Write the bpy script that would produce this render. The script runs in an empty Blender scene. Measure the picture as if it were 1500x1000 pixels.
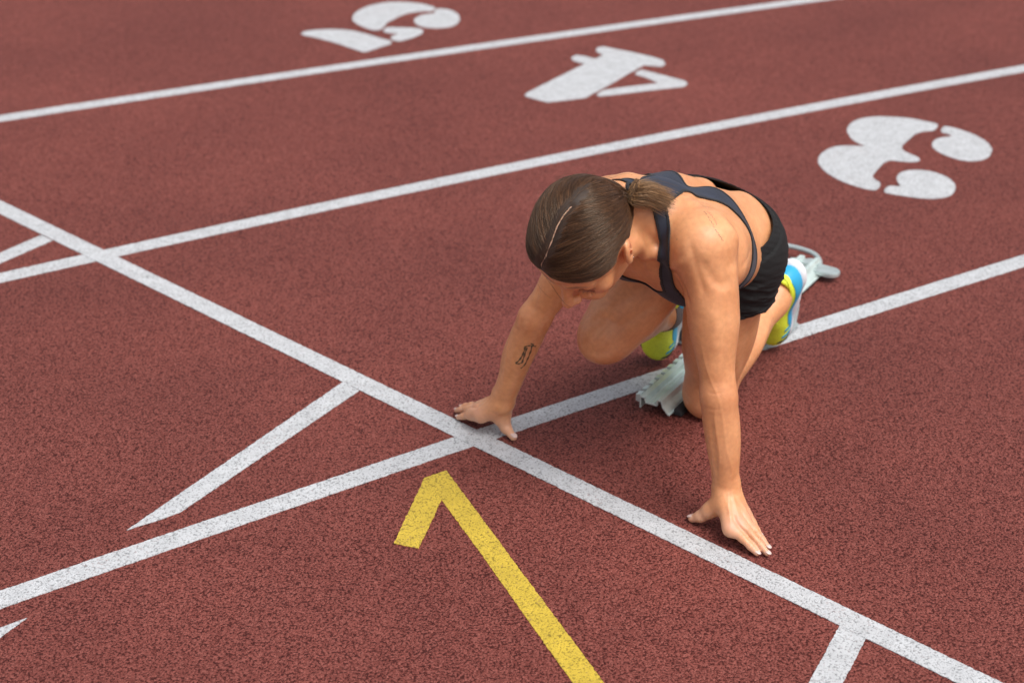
import bpy, bmesh, math, random
import numpy as np
from mathutils import Vector, Matrix
from mathutils.bvhtree import BVHTree

# ------------------------------------------------------------------ camera, sky, sun, exposure
scene = bpy.context.scene
VOX = 0.0025
PITCH = math.atan(0.5)
cam_data = bpy.data.cameras.new('camera')
cam = bpy.data.objects.new('camera', cam_data)
scene.collection.objects.link(cam)
cam.location = (0, 0, 1.75)
cam.rotation_euler = (math.pi / 2 - PITCH, 0, 0)
cam_data.sensor_width = 36.0
cam_data.lens = 2600 / 1500 * 36.0
cam_data.clip_start = 0.05
cam_data.clip_end = 2000
cam_data.dof.use_dof = True
cam_data.dof.focus_distance = 3.12
cam_data.dof.aperture_fstop = 3.6
scene.camera = cam

SUN_EL, SUN_AZ = math.radians(62), math.radians(138)   # azimuth from +Y towards +X
world = bpy.data.worlds.new('World')
scene.world = world
world.use_nodes = True
wn = world.node_tree
bg = wn.nodes['Background']
sky = wn.nodes.new('ShaderNodeTexSky')
sky.sky_type = 'NISHITA'
sky.sun_disc = False
sky.sun_elevation = SUN_EL
sky.sun_rotation = SUN_AZ
sky.air_density = 1.0
sky.dust_density = 4.0
sky.ozone_density = 1.0
bw = wn.nodes.new('ShaderNodeHueSaturation')
bw.inputs['Saturation'].default_value = 0.35
wn.links.new(sky.outputs[0], bw.inputs['Color'])
wn.links.new(bw.outputs[0], bg.inputs[0])
bg.inputs[1].default_value = 0.118
sd = bpy.data.lights.new('sun', 'SUN')
sd.energy = 2.0
sd.angle = math.radians(34)
sd.color = (1.0, 0.95, 0.88)
sun = bpy.data.objects.new('sun', sd)
scene.collection.objects.link(sun)
sdir = Vector((math.sin(SUN_AZ) * math.cos(SUN_EL), math.cos(SUN_AZ) * math.cos(SUN_EL), math.sin(SUN_EL)))
sun.rotation_euler = (-sdir).to_track_quat('-Z', 'Y').to_euler()
sun.location = (0, 0, 8)
scene.view_settings.view_transform = 'Standard'
scene.view_settings.look = 'None'
scene.view_settings.exposure = 0.38
scene.view_settings.gamma = 1.0
scene.view_settings.use_curve_mapping = False

# ------------------------------------------------------------------ helpers
V3 = lambda *a: np.array(a if len(a) > 1 else a[0], dtype=float)
def nrm(v):
    v = np.asarray(v, float)
    return v / np.linalg.norm(v)

def link(o):
    scene.collection.objects.link(o)
    return o

def mesh_obj(name, verts, faces, mat=None, parent=None, smooth=True, loc=None):
    me = bpy.data.meshes.new(name)
    if isinstance(verts, np.ndarray) and isinstance(faces, np.ndarray):
        nf, k = faces.shape
        me.vertices.add(len(verts))
        me.vertices.foreach_set('co', np.ascontiguousarray(verts, dtype=np.float32).ravel())
        me.loops.add(nf * k)
        me.loops.foreach_set('vertex_index', np.ascontiguousarray(faces, dtype=np.int32).ravel())
        me.polygons.add(nf)
        me.polygons.foreach_set('loop_start', np.arange(0, nf * k, k, dtype=np.int32))
        me.update(calc_edges=True)
        me.validate()
    else:
        me.from_pydata([tuple(v) for v in verts], [], [tuple(f) for f in faces])
    if smooth:
        me.polygons.foreach_set('use_smooth', [True] * len(me.polygons))
    if mat:
        me.materials.append(mat)
    o = link(bpy.data.objects.new(name, me))
    if parent is not None:
        o.parent = parent
    return o

def empty(name, loc, label, cat):
    e = bpy.data.objects.new(name, None)
    link(e)
    e.location = loc
    e.empty_display_size = 0.05
    e['label'] = label
    e['category'] = cat
    return e

def attach(o, e):
    """o's mesh is in world coordinates: keep it there under the empty e"""
    o.parent = e
    m = Matrix.Translation(e.location) if isinstance(e.location, Vector) else Matrix.Identity(4)
    p, mm = e, Matrix.Identity(4)
    while p is not None:
        mm = Matrix.LocRotScale(p.location, p.rotation_euler, p.scale) @ mm if p.type == 'EMPTY' else p.matrix_parent_inverse @ mm
        p = p.parent
    o.matrix_parent_inverse = mm.inverted()
    return o

# ------------------------------------------------------------------ materials
def new_mat(name):
    m = bpy.data.materials.new(name)
    m.use_nodes = True
    nt = m.node_tree
    return m, nt, nt.nodes['Principled BSDF'], nt.nodes, nt.links

def simple(name, col, rough=0.5, metal=0.0, spec=0.5, bump=None, colvar=0.0, scale=60):
    m, nt, b, N, L = new_mat(name)
    b.inputs['Base Color'].default_value = (*col, 1)
    b.inputs['Roughness'].default_value = rough
    b.inputs['Metallic'].default_value = metal
    b.inputs['Specular IOR Level'].default_value = spec
    tc = N.new('ShaderNodeTexCoord')
    if colvar:
        n = N.new('ShaderNodeTexNoise'); n.inputs['Scale'].default_value = scale; n.inputs['Detail'].default_value = 5
        L.new(tc.outputs['Object'], n.inputs['Vector'])
        r = N.new('ShaderNodeValToRGB')
        r.color_ramp.elements[0].position = .3; r.color_ramp.elements[1].position = .7
        r.color_ramp.elements[0].color = (*[c * (1 - colvar) for c in col], 1)
        r.color_ramp.elements[1].color = (*[min(1, c * (1 + colvar)) for c in col], 1)
        L.new(n.outputs['Fac'], r.inputs[0]); L.new(r.outputs[0], b.inputs['Base Color'])
    if bump:
        n = N.new('ShaderNodeTexNoise'); n.inputs['Scale'].default_value = bump[0]; n.inputs['Detail'].default_value = 4
        L.new(tc.outputs['Object'], n.inputs['Vector'])
        bp = N.new('ShaderNodeBump'); bp.inputs['Strength'].default_value = bump[1]; bp.inputs['Distance'].default_value = bump[2]
        L.new(n.outputs['Fac'], bp.inputs['Height']); L.new(bp.outputs[0], b.inputs['Normal'])
    return m

def granule_nodes(N, L, dist=0.0025, strength=1.0):
    """rubber granule relief shared by track and paint (world coordinates)"""
    g = N.new('ShaderNodeNewGeometry')
    nz = N.new('ShaderNodeTexNoise'); nz.inputs['Scale'].default_value = 190; nz.inputs['Detail'].default_value = 3; nz.inputs['Roughness'].default_value = .6
    L.new(g.outputs['Position'], nz.inputs['Vector'])
    mix = N.new('ShaderNodeVectorMath'); mix.operation = 'MULTIPLY_ADD'
    L.new(nz.outputs['Color'], mix.inputs[0]); mix.inputs[1].default_value = (.006, .006, .006)
    L.new(g.outputs['Position'], mix.inputs[2])
    v = N.new('ShaderNodeTexVoronoi'); v.feature = 'SMOOTH_F1'; v.inputs['Scale'].default_value = 270; v.inputs['Smoothness'].default_value = .35
    L.new(mix.outputs[0], v.inputs['Vector'])
    v2 = N.new('ShaderNodeTexVoronoi'); v2.feature = 'F1'; v2.inputs['Scale'].default_value = 520
    L.new(mix.outputs[0], v2.inputs['Vector'])
    a = N.new('ShaderNodeMath'); a.operation = 'MULTIPLY_ADD'; L.new(v2.outputs['Distance'], a.inputs[0]); a.inputs[1].default_value = .3
    L.new(v.outputs['Distance'], a.inputs[2])
    a2 = N.new('ShaderNodeMath'); a2.operation = 'MULTIPLY_ADD'; L.new(nz.outputs['Fac'], a2.inputs[0]); a2.inputs[1].default_value = .9
    L.new(a.outputs[0], a2.inputs[2])
    inv = N.new('ShaderNodeMath'); inv.operation = 'SUBTRACT'; inv.inputs[0].default_value = 1.6; L.new(a2.outputs[0], inv.inputs[1])
    bp = N.new('ShaderNodeBump'); bp.inputs['Strength'].default_value = strength; bp.inputs['Distance'].default_value = dist
    L.new(inv.outputs[0], bp.inputs['Height'])
    return g, v, nz, inv, bp

def ramp(N, stops, interp='LINEAR'):
    r = N.new('ShaderNodeValToRGB')
    r.color_ramp.interpolation = interp
    while len(r.color_ramp.elements) > 2:
        r.color_ramp.elements.remove(r.color_ramp.elements[-1])
    for i, (p, c) in enumerate(stops):
        e = r.color_ramp.elements[i] if i < 2 else r.color_ramp.elements.new(p)
        e.position = p; e.color = (*c, 1)
    return r

def mixc(N, L, fac, a, b, mode='MIX'):
    m = N.new('ShaderNodeMix'); m.data_type = 'RGBA'; m.blend_type = mode
    for s, v in ((0, fac), (6, a), (7, b)):
        if hasattr(v, 'node'):
            L.new(v, m.inputs[s])
        elif s == 0:
            m.inputs[0].default_value = v
        else:
            m.inputs[s].default_value = (*v, 1)
    return m.outputs[2]

def track_material():
    m, nt, b, N, L = new_mat('red_rubber')
    g, v, nz, hgt, bp = granule_nodes(N, L, .0026, 1.0)
    big = N.new('ShaderNodeTexNoise'); big.inputs['Scale'].default_value = 2.2; big.inputs['Detail'].default_value = 6; big.inputs['Roughness'].default_value = .6
    L.new(g.outputs['Position'], big.inputs['Vector'])
    mid = N.new('ShaderNodeTexNoise'); mid.inputs['Scale'].default_value = 26; mid.inputs['Detail'].default_value = 4
    L.new(g.outputs['Position'], mid.inputs['Vector'])
    c1 = ramp(N, [(.15, (.180, .047, .038)), (.55, (.255, .074, .060)), (.95, (.325, .108, .088))])
    L.new(v.outputs['Color'], c1.inputs[0])
    c2 = ramp(N, [(.30, (.89, .89, .90)), (.70, (1.05, 1.05, 1.04))])
    L.new(big.outputs['Fac'], c2.inputs[0])
    x = mixc(N, L, 1.0, c1.outputs[0], c2.outputs[0], 'MULTIPLY')
    vast = N.new('ShaderNodeTexNoise'); vast.inputs['Scale'].default_value = .55; vast.inputs['Detail'].default_value = 3
    L.new(g.outputs['Position'], vast.inputs['Vector'])
    c4 = ramp(N, [(.32, (.88, .88, .89)), (.68, (1.08, 1.07, 1.06))])
    L.new(vast.outputs['Fac'], c4.inputs[0])
    x = mixc(N, L, 1.0, x, c4.outputs[0], 'MULTIPLY')
    c3 = ramp(N, [(.30, (.93, .93, .94)), (.70, (1.05, 1.05, 1.05))])
    L.new(mid.outputs['Fac'], c3.inputs[0])
    x = mixc(N, L, 1.0, x, c3.outputs[0], 'MULTIPLY')
    pit = ramp(N, [(.30, (.30, .24, .25)), (.44, (.88, .86, .86)), (.60, (1.03, 1.03, 1.03))])      # colour is darker in the low gaps between granules
    L.new(hgt.outputs[0], pit.inputs[0])
    x = mixc(N, L, 1.0, x, pit.outputs[0], 'MULTIPLY')
    L.new(x, b.inputs['Base Color'])
    b.inputs['Roughness'].default_value = .62
    b.inputs['Specular IOR Level'].default_value = .12
    L.new(bp.outputs[0], b.inputs['Normal'])
    return m

def paint_material(name, col, wear=.3):
    m, nt, b, N, L = new_mat(name)
    g, v, nz, hgt, bp = granule_nodes(N, L, .0013, .8)
    big = N.new('ShaderNodeTexNoise'); big.inputs['Scale'].default_value = 30; big.inputs['Detail'].default_value = 6
    L.new(g.outputs['Position'], big.inputs['Vector'])
    c = ramp(N, [(.3, tuple(k * .82 for k in col)), (.7, col)])
    L.new(big.outputs['Fac'], c.inputs[0])
    pit = ramp(N, [(.20, tuple(.50 + 0 * k for k in col)), (.42, (1, 1, 1))])
    L.new(hgt.outputs[0], pit.inputs[0])
    x = mixc(N, L, 1.0, c.outputs[0], pit.outputs[0], 'MULTIPLY')
    sp = N.new('ShaderNodeTexNoise'); sp.inputs['Scale'].default_value = 150; sp.inputs['Detail'].default_value = 2
    L.new(g.outputs['Position'], sp.inputs['Vector'])
    lw = N.new('ShaderNodeTexNoise'); lw.inputs['Scale'].default_value = 5; lw.inputs['Detail'].default_value = 3
    L.new(g.outputs['Position'], lw.inputs['Vector'])
    lm = N.new('ShaderNodeMath'); lm.operation = 'MULTIPLY_ADD'; lm.inputs[1].default_value = .35
    L.new(lw.outputs['Fac'], lm.inputs[0]); L.new(sp.outputs['Fac'], lm.inputs[2])
    worn = ramp(N, [(.80, (0, 0, 0)), (.92, (wear * 1.3,) * 3)])
    L.new(lm.outputs[0], worn.inputs[0])
    x = mixc(N, L, worn.outputs[0], x, (.22, .10, .09))
    L.new(x, b.inputs['Base Color'])
    b.inputs['Roughness'].default_value = .6
    L.new(bp.outputs[0], b.inputs['Normal'])
    return m

M_track = track_material()
M_white = paint_material('white_line_paint', (.57, .585, .61))
M_yellow = paint_material('yellow_line_paint', (.62, .44, .045), .35)

# ------------------------------------------------------------------ track surface and markings
tr = mesh_obj('track', [(-400, -400, 0), (400, -400, 0), (400, 400, 0), (-400, 400, 0)], [(0, 1, 2, 3)], M_track, smooth=False)
tr['kind'] = 'structure'

rng = random.Random(7)
def paint_sheet(name, outline, z, mat, label, cat, group=None, jitter=.0005, step=.006, th=.0012, base=0.):
    """flat sheet of paint with a slightly ragged edge and a thin side"""
    pts = []
    n = len(outline)
    for i in range(n):
        a = Vector(outline[i]); b = Vector(outline[(i + 1) % n])
        d = b - a
        L_ = d.length
        k = max(1, min(900, int(L_ / step)))
        nn = Vector((-d.y, d.x)).normalized() if L_ > 1e-9 else Vector((0, 0))
        for j in range(k):
            p = a + d * (j / k)
            if j > 0:
                p = p + nn * rng.gauss(0, jitter)
            pts.append(p)
    bm = bmesh.new()
    vs = [bm.verts.new((p.x, p.y, z)) for p in pts]
    es = [bm.edges.new((vs[i], vs[(i + 1) % len(vs)])) for i in range(len(vs))]
    bmesh.ops.triangle_fill(bm, use_beauty=True, edges=es, normal=(0, 0, 1))
    for f in bm.faces:
        if f.normal.z < 0:
            f.normal_flip()
    r = bmesh.ops.extrude_edge_only(bm, edges=es)
    for v in r['geom']:
        if isinstance(v, bmesh.types.BMVert):
            v.co.z = max(base, z - th)
    bmesh.ops.recalc_face_normals(bm, faces=bm.faces[:])
    c = sum((Vector(p) for p in outline), Vector((0, 0))) / n
    for v in bm.verts:
        v.co.x -= c.x; v.co.y -= c.y; v.co.z -= z
    me = bpy.data.meshes.new(name)
    bm.to_mesh(me); bm.free()
    me.materials.append(mat)
    o = link(bpy.data.objects.new(name, me))
    o.location = (c.x, c.y, z)
    o['label'] = label; o['category'] = cat
    if group: o['group'] = group
    return o

def ribbon(c, d, poly, w, s0, s1, step=.12):
    c = np.array(c); d = np.array(d); n = np.array([-d[1], d[0]])
    ss = np.arange(s0, s1 + 1e-6, step)
    t = np.polyval(poly[::-1], ss)
    dt = np.polyval(np.polyder(poly[::-1]), ss) if len(poly) > 1 else np.zeros_like(ss)
    P = c + ss[:, None] * d + t[:, None] * n
    T = d + dt[:, None] * n
    T /= np.linalg.norm(T, axis=1)[:, None]
    Nn = np.stack([-T[:, 1], T[:, 0]], 1)
    return [tuple(p) for p in (P + Nn * w / 2)] + [tuple(p) for p in (P - Nn * w / 2)[::-1]]

def smooth_loop(pts, it=1):
    for _ in range(it):
        q = []
        for i in range(len(pts)):
            a = V3(pts[i]); b = V3(pts[(i + 1) % len(pts)])
            q += [tuple(a * .78 + b * .22), tuple(a * .22 + b * .78)]
        pts = q
    return pts

GL = 'white lines between the lanes'
paint_sheet('lane_line', ribbon((-.4298, 5.4983), (.8987, .4386), (.01258, .00705, -.00847), .056, -7, 6), .0010, M_white,
            'thin white lane line between the painted numbers 5 and 4', 'lane line', GL)
paint_sheet('lane_line', ribbon((.1281, 4.6185), (.8714, .4906), (.01763, .003, -.01497), .055, -5, 5), .0010, M_white,
            'white lane line between the painted numbers 4 and 3', 'lane line', GL)
paint_sheet('lane_line', ribbon((.0542, 3.147), (.8292, .559), (.00865, .00176, -.01019), .0515, -4, 4), .0010, M_white,
            'white lane line running under the starting block and the runner', 'lane line', GL)
paint_sheet('start_line', ribbon((-.1801, 3.1727), (.7205, -.6935), (0., .0007), .0502, -6, 5), .0018, M_white,
            'long straight white start line crossing the lanes in front of the hands', 'start line')
GM = 'short white marks at the start line'
paint_sheet('slanted_mark', [(-.3558, 3.3085), (-.319, 3.2689), (-.6112, 2.796), (-.6398, 2.7715), (-.7004, 2.7324)], .0014, M_white,
            'whole slanted white mark with a pointed end left of the yellow arrow', 'track mark', GM)
paint_sheet('slanted_mark', [(-1.1779, 4.0931), (-1.1426, 4.0586), (-1.4751, 3.5684), (-1.505, 3.5442), (-1.5803, 3.5)], .0014, M_white,
            'slanted white mark cut by the left edge, above the lane line', 'track mark', GM)
paint_sheet('slanted_mark', [(-.8148, 2.4608), (-.8368, 2.421), (-.846, 2.4039), (-.951, 2.3024), (-1.0088, 2.3474), (-.8533, 2.4325)], .0014, M_white,
            'small white pointed tip at the lower left corner of the track', 'track mark', GM)
paint_sheet('crossing_mark', [(.5473, 2.4394), (.5848, 2.4031), (.5265, 2.2847), (.3993, 2.0268), (.3394, 2.0268), (.4724, 2.2847)], .0014, M_white,
            'short wide white mark leaving the start line at the bottom right', 'track mark', GM)
ARROW = [(-.167, 2.9167), (-.1265, 2.9442), (-.0122, 2.6686), (.1465, 2.2847), (.2502, 2.0342), (.2022, 2.0342), (.0963, 2.2847), (-.0471, 2.6358), (-.1315, 2.8375), (-.1672, 2.6719), (-.2121, 2.6886)]
paint_sheet('yellow_arrow', ARROW, .0012, M_yellow, 'long yellow hooked arrow painted on the track below the start line', 'track mark')
FIVE = [[(-0.5536, 5.9962), (-0.5521, 6.0542), (-0.5318, 6.1133), (-0.498, 6.1657), (-0.4499, 6.2007), (-0.3996, 6.2068), (-0.344, 6.1915), (-0.3051, 6.1703), (-0.2679, 6.1312), (-0.2766, 6.0866), (-0.3098, 6.0866), (-0.3506, 6.0718), (-0.3819, 6.0396), (-0.4078, 5.989), (-0.4296, 5.9462), (-0.4371, 5.9039), (-0.4429, 5.8691), (-0.4638, 5.8525), (-0.4936, 5.8761), (-0.525, 5.918), (-0.5467, 5.9604)],
  [(-0.3388, 5.9604), (-0.3348, 6.0034), (-0.316, 6.0396), (-0.2877, 6.0542), (-0.2673, 6.0616), (-0.2726, 6.091), (-0.2652, 6.1133), (-0.2488, 6.1207), (-0.2148, 6.1014), (-0.1886, 6.0542), (-0.1786, 5.989), (-0.1873, 5.9321), (-0.2123, 5.89), (-0.2522, 5.8788), (-0.2928, 5.8858), (-0.3223, 5.9138)],
  [(-0.4378, 5.8525), (-0.4263, 5.8942), (-0.3898, 5.89), (-0.3492, 5.8858), (-0.3167, 5.8788), (-0.2994, 5.8525), (-0.3037, 5.8141), (-0.3352, 5.7667), (-0.3725, 5.7267), (-0.3969, 5.74), (-0.4088, 5.7735), (-0.3966, 5.8005), (-0.3818, 5.821), (-0.4058, 5.821), (-0.4303, 5.8305)],
  [(-0.7132, 5.821), (-0.696, 5.8484), (-0.6613, 5.8622), (-0.6097, 5.8691), (-0.5689, 5.8622), (-0.5231, 5.8415), (-0.4762, 5.8005), (-0.4379, 5.7627), (-0.4005, 5.7333), (-0.4004, 5.7002), (-0.4316, 5.6674), (-0.4639, 5.6285), (-0.4835, 5.6054), (-0.5236, 5.6479), (-0.5664, 5.6936), (-0.6178, 5.74), (-0.6691, 5.7802), (-0.705, 5.8005)]]
FOUR = [[(0.0394, 5.1807), (0.0489, 5.204), (0.1148, 5.3051), (0.1829, 5.4096), (0.2324, 5.4855), (0.1979, 5.5176), (0.191, 5.5501), (0.2078, 5.579), (0.2393, 5.5658), (0.27, 5.5371), (0.2959, 5.5829), (0.2753, 5.6161), (0.279, 5.6564), (0.3, 5.6726), (0.343, 5.6429), (0.4011, 5.6028), (0.458, 5.5567), (0.4873, 5.5241), (0.4923, 5.4855), (0.4783, 5.4574), (0.4513, 5.4625), (0.4225, 5.4727), (0.3727, 5.3946), (0.3173, 5.299), (0.264, 5.2157), (0.2239, 5.1519), (0.1673, 5.129), (0.1074, 5.1085), (0.0744, 5.1347), (0.0411, 5.1634)],
  [(0.3872, 5.3785), (0.3969, 5.4096), (0.4135, 5.4246), (0.4466, 5.3971), (0.4937, 5.3538), (0.5368, 5.3172), (0.5456, 5.287), (0.5316, 5.2571), (0.473, 5.2369), (0.3956, 5.2099), (0.3187, 5.1807), (0.2655, 5.1634), (0.2568, 5.1807), (0.2793, 5.2216), (0.3259, 5.2452), (0.3997, 5.2726), (0.4545, 5.293), (0.4234, 5.3416)]]
THREE = [[(0.9664, 4.8584), (0.9803, 4.905), (1.0053, 4.9464), (1.0376, 4.9703), (1.076, 4.9824), (1.1237, 4.9787), (1.1696, 4.9667), (1.2123, 4.9404), (1.2413, 4.9168), (1.2382, 4.8933), (1.2189, 4.8584), (1.1862, 4.8526), (1.1578, 4.8296), (1.128, 4.7786), (1.0988, 4.7284), (1.0989, 4.6901), (1.1164, 4.663), (1.1318, 4.6361), (1.127, 4.6127), (1.1083, 4.6043), (1.0754, 4.6096), (1.0473, 4.6202), (1.0244, 4.599), (1.0007, 4.552), (0.9774, 4.5058), (0.9746, 4.4805), (0.9893, 4.4504), (0.9819, 4.4206), (0.9665, 4.3961), (0.9438, 4.401), (0.9061, 4.4355), (0.8733, 4.4805), (0.8497, 4.5417), (0.8436, 4.599), (0.8529, 4.6468), (0.8777, 4.6955), (0.9098, 4.7284), (0.9459, 4.7362), (0.9837, 4.7318), (0.9985, 4.7284), (0.9802, 4.7562), (0.9676, 4.7955)],
  [(1.2399, 4.8642), (1.2546, 4.8956), (1.2665, 4.8956), (1.2965, 4.8699), (1.3292, 4.8239), (1.351, 4.7674), (1.3517, 4.7065), (1.331, 4.6522), (1.3044, 4.6202), (1.2679, 4.6096), (1.2337, 4.6255), (1.204, 4.663), (1.1866, 4.7065), (1.1879, 4.7451), (1.2051, 4.7842), (1.2307, 4.8034), (1.2639, 4.8125), (1.2528, 4.833), (1.2388, 4.8411)],
  [(0.9846, 4.3863), (0.9974, 4.4157), (1.0108, 4.4285), (1.0388, 4.4226), (1.036, 4.4554), (1.0382, 4.4855), (1.0525, 4.5211), (1.077, 4.5417), (1.1116, 4.5468), (1.1461, 4.5334), (1.1725, 4.5007), (1.1857, 4.4604), (1.1838, 4.4157), (1.1649, 4.3669), (1.138, 4.3429), (1.1001, 4.3333), (1.0591, 4.3429), (1.026, 4.3573), (0.9931, 4.3737)]]

def numeral(name, polys, label, it=1):
    cs = [V3(p).mean(0) for p in polys]
    c = np.mean(cs, 0)
    root = empty(name, (c[0], c[1], 0), label, 'lane number')
    root['group'] = 'white lane numbers'
    for p in polys:
        o = paint_sheet('painted_stroke', smooth_loop(p, it), .0010, M_white, '', '', jitter=.0006, step=.01)
        del o['label']; del o['category']
        attach(o, root)
numeral('lane_number', FIVE, 'white stencilled number 5, farthest of the three lane numbers')
numeral('lane_number', FOUR, 'white stencilled number 4 between two lane lines', 0)
numeral('lane_number', THREE, 'large white stencilled number 3 behind the crouching runner')

# ------------------------------------------------------------------ implicit surfaces -> mesh
def cone(a, b, ra, rb, k=.02, n=None, s=1.0, op=1, dom=None):
    """tapered capsule; n,s: flattened along n to the fraction s"""
    return dict(t='c', a=V3(a), b=V3(b), ra=ra, rb=rb, k=k, n=None if n is None else nrm(n), s=s, op=op)

def ell(c, R, ax=None, k=.02, op=1):
    """ellipsoid, ax = rows of unit axes"""
    return dict(t='e', c=V3(c), R=V3(R), ax=np.eye(3) if ax is None else np.array([nrm(v) for v in ax]), k=k, op=op)

def ev(p, X):
    if p['t'] == 'c':
        ba = p['b'] - p['a']
        q = X - p['a']
        L2 = ba @ ba
        h = np.clip(q @ ba / max(L2, 1e-12), 0, 1)
        q = q - h[:, None] * ba
        d2 = np.einsum('ij,ij->i', q, q)
        if p['n'] is not None:
            cn = q @ p['n']
            d2 = d2 + cn * cn * (1 / p['s'] ** 2 - 1)
        return np.sqrt(d2) - (p['ra'] + (p['rb'] - p['ra']) * h)
    q = (X - p['c']) @ p['ax'].T
    u = q / p['R']
    k0 = np.sqrt(np.einsum('ij,ij->i', u, u))
    w = u / p['R']
    k1 = np.sqrt(np.einsum('ij,ij->i', w, w))
    return k0 * (k0 - 1) / np.maximum(k1, 1e-9)

def combine(prims, X):
    d = np.full(len(X), 1.0)
    for p in prims:
        e = ev(p, X)
        k = p['k']
        if p['op'] > 0:
            h = np.maximum(k - np.abs(d - e), 0) / k
            d = np.minimum(d, e) - h * h * k * .25
        else:
            h = np.maximum(k - np.abs(d + e), 0) / k
            d = np.maximum(d, -e) + h * h * k * .25
    return d

def bounds(p):
    if p['t'] == 'c':
        r = max(p['ra'], p['rb'])
        return np.minimum(p['a'], p['b']) - r, np.maximum(p['a'], p['b']) + r
    r = max(p['R'])
    return p['c'] - r, p['c'] + r

def mesh_field(groups, vox, kgroup=.006, post=None):
    """groups of prims -> closed quad mesh (surface nets on a sparse set of blocks)"""
    lo = np.min([bounds(p)[0] for g in groups for p in g if p['op'] > 0], 0) - 4 * vox
    hi = np.max([bounds(p)[1] for g in groups for p in g if p['op'] > 0], 0) + 4 * vox
    B = 8
    nb = np.ceil((hi - lo) / (vox * B)).astype(int)
    n = nb * B
    D = np.full(tuple(n), 1.0, np.float32)
    half = B * vox * .5
    rad = half * 1.7321
    bc = np.stack(np.meshgrid(*[np.arange(k) for k in nb], indexing='ij'), -1).reshape(-1, 3)
    cen = lo + (bc + .5) * B * vox - vox * .5
    # per group: coarse distances at block centres
    per = []
    total = np.full(len(cen), 1.0)
    for g in groups:
        dd = [ev(p, cen) for p in g]
        per.append(dd)
        total = np.minimum(total, np.min([d for d, p in zip(dd, g) if p['op'] > 0], 0))
    act = np.where(np.abs(combineg(groups, cen, kgroup)) < rad * 1.6 + .004)[0]
    r = np.arange(B) * vox
    off = np.stack(np.meshgrid(r, r, r, indexing='ij'), -1).reshape(-1, 3)
    sign = combineg(groups, cen, kgroup)
    for i in range(len(cen)):
        if sign[i] < 0:
            a, b_, c = bc[i] * B
            D[a:a + B, b_:b_ + B, c:c + B] = -1
    for i in act:
        X = lo + bc[i] * B * vox + off
        sub = []
        for g, dd in zip(groups, per):
            dmin = min([dd[j][i] for j, p in enumerate(g) if p['op'] > 0])
            if dmin > rad * 1.3 + .03:
                continue
            s_ = [p for j, p in enumerate(g) if (dd[j][i] if p['t'] == 'c' and p['n'] is None else dd[j][i] * (.5 if p['t'] == 'c' else .7)) < rad * 1.15 + p['k'] + max(0, min(dmin, .05))]
            if s_:
                sub.append(s_)
        d = combineg(sub, X, kgroup) if sub else np.full(len(X), 1.0)
        if post is not None:
            d = post(X, d)
        a, b_, c = bc[i] * B
        D[a:a + B, b_:b_ + B, c:c + B] = d.reshape(B, B, B)
    return surface_nets(D, lo, vox)

def combineg(groups, X, kg):
    d = np.full(len(X), 1.0)
    for g in groups:
        e = combine(g, X)
        h = np.maximum(kg - np.abs(d - e), 0) / kg
        d = np.minimum(d, e) - h * h * kg * .25
    return d

def surface_nets(D, lo, vox):
    S = D < 0
    n = D.shape
    c = np.zeros(tuple(k - 1 for k in n), np.uint8)
    for dx in (0, 1):
        for dy in (0, 1):
            for dz in (0, 1):
                c += S[dx:n[0] - 1 + dx, dy:n[1] - 1 + dy, dz:n[2] - 1 + dz]
    cell = (c > 0) & (c < 8)
    ids = np.full(cell.shape, -1, np.int32)
    I = np.argwhere(cell)
    ids[cell] = np.arange(len(I))
    acc = np.zeros((len(I), 3)); cnt = np.zeros(len(I))
    cor = [(x, y, z) for x in (0, 1) for y in (0, 1) for z in (0, 1)]
    vals = {k: D[I[:, 0] + k[0], I[:, 1] + k[1], I[:, 2] + k[2]].astype(float) for k in cor}
    for a in cor:
        for ax in range(3):
            if a[ax] == 0:
                b = tuple(a[i] + (1 if i == ax else 0) for i in range(3))
                va, vb = vals[a], vals[b]
                m = (va < 0) != (vb < 0)
                t = np.where(m, va / np.where(m, va - vb, 1), 0)
                pt = np.array(a, float)[None] + t[:, None] * np.eye(3)[ax][None]
                acc[m] += pt[m]; cnt[m] += 1
    V = lo + (I + acc / cnt[:, None]) * vox
    F = []
    for ax in range(3):
        u, w = (ax + 1) % 3, (ax + 2) % 3
        sl0 = [slice(1, k - 1) for k in n]; sl0[ax] = slice(0, n[ax] - 1)
        sl1 = list(sl0); sl1[ax] = slice(1, n[ax])
        s0 = S[tuple(sl0)]; s1 = S[tuple(sl1)]
        E = np.argwhere(s0 != s1)
        pos = s0[tuple(E.T)]
        E = E + 1; E[:, ax] -= 1
        def cid(du, dw):
            q = E.copy(); q[:, u] -= du; q[:, w] -= dw
            return ids[q[:, 0], q[:, 1], q[:, 2]]
        q = np.stack([cid(1, 1), cid(0, 1), cid(0, 0), cid(1, 0)], 1)
        q[~pos] = q[~pos][:, ::-1]
        F.append(q)
    F = np.concatenate(F)
    F = F[(F >= 0).all(1)]
    return V, F

def laplacian(V, F, it=2, lam=.5, w=None):
    E = np.concatenate([F[:, [i, (i + 1) % F.shape[1]]] for i in range(F.shape[1])])
    E = np.unique(np.sort(E, 1), axis=0)
    deg = np.bincount(E.ravel(), minlength=len(V)).astype(float)
    for _ in range(it):
        s = np.zeros_like(V)
        for c_ in range(3):
            s[:, c_] = np.bincount(E[:, 0], V[E[:, 1], c_], len(V)) + np.bincount(E[:, 1], V[E[:, 0], c_], len(V))
        T = s / np.maximum(deg, 1)[:, None]
        l_ = lam if w is None else lam * w[:, None]
        V = V + l_ * (T - V)
    return V

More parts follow.
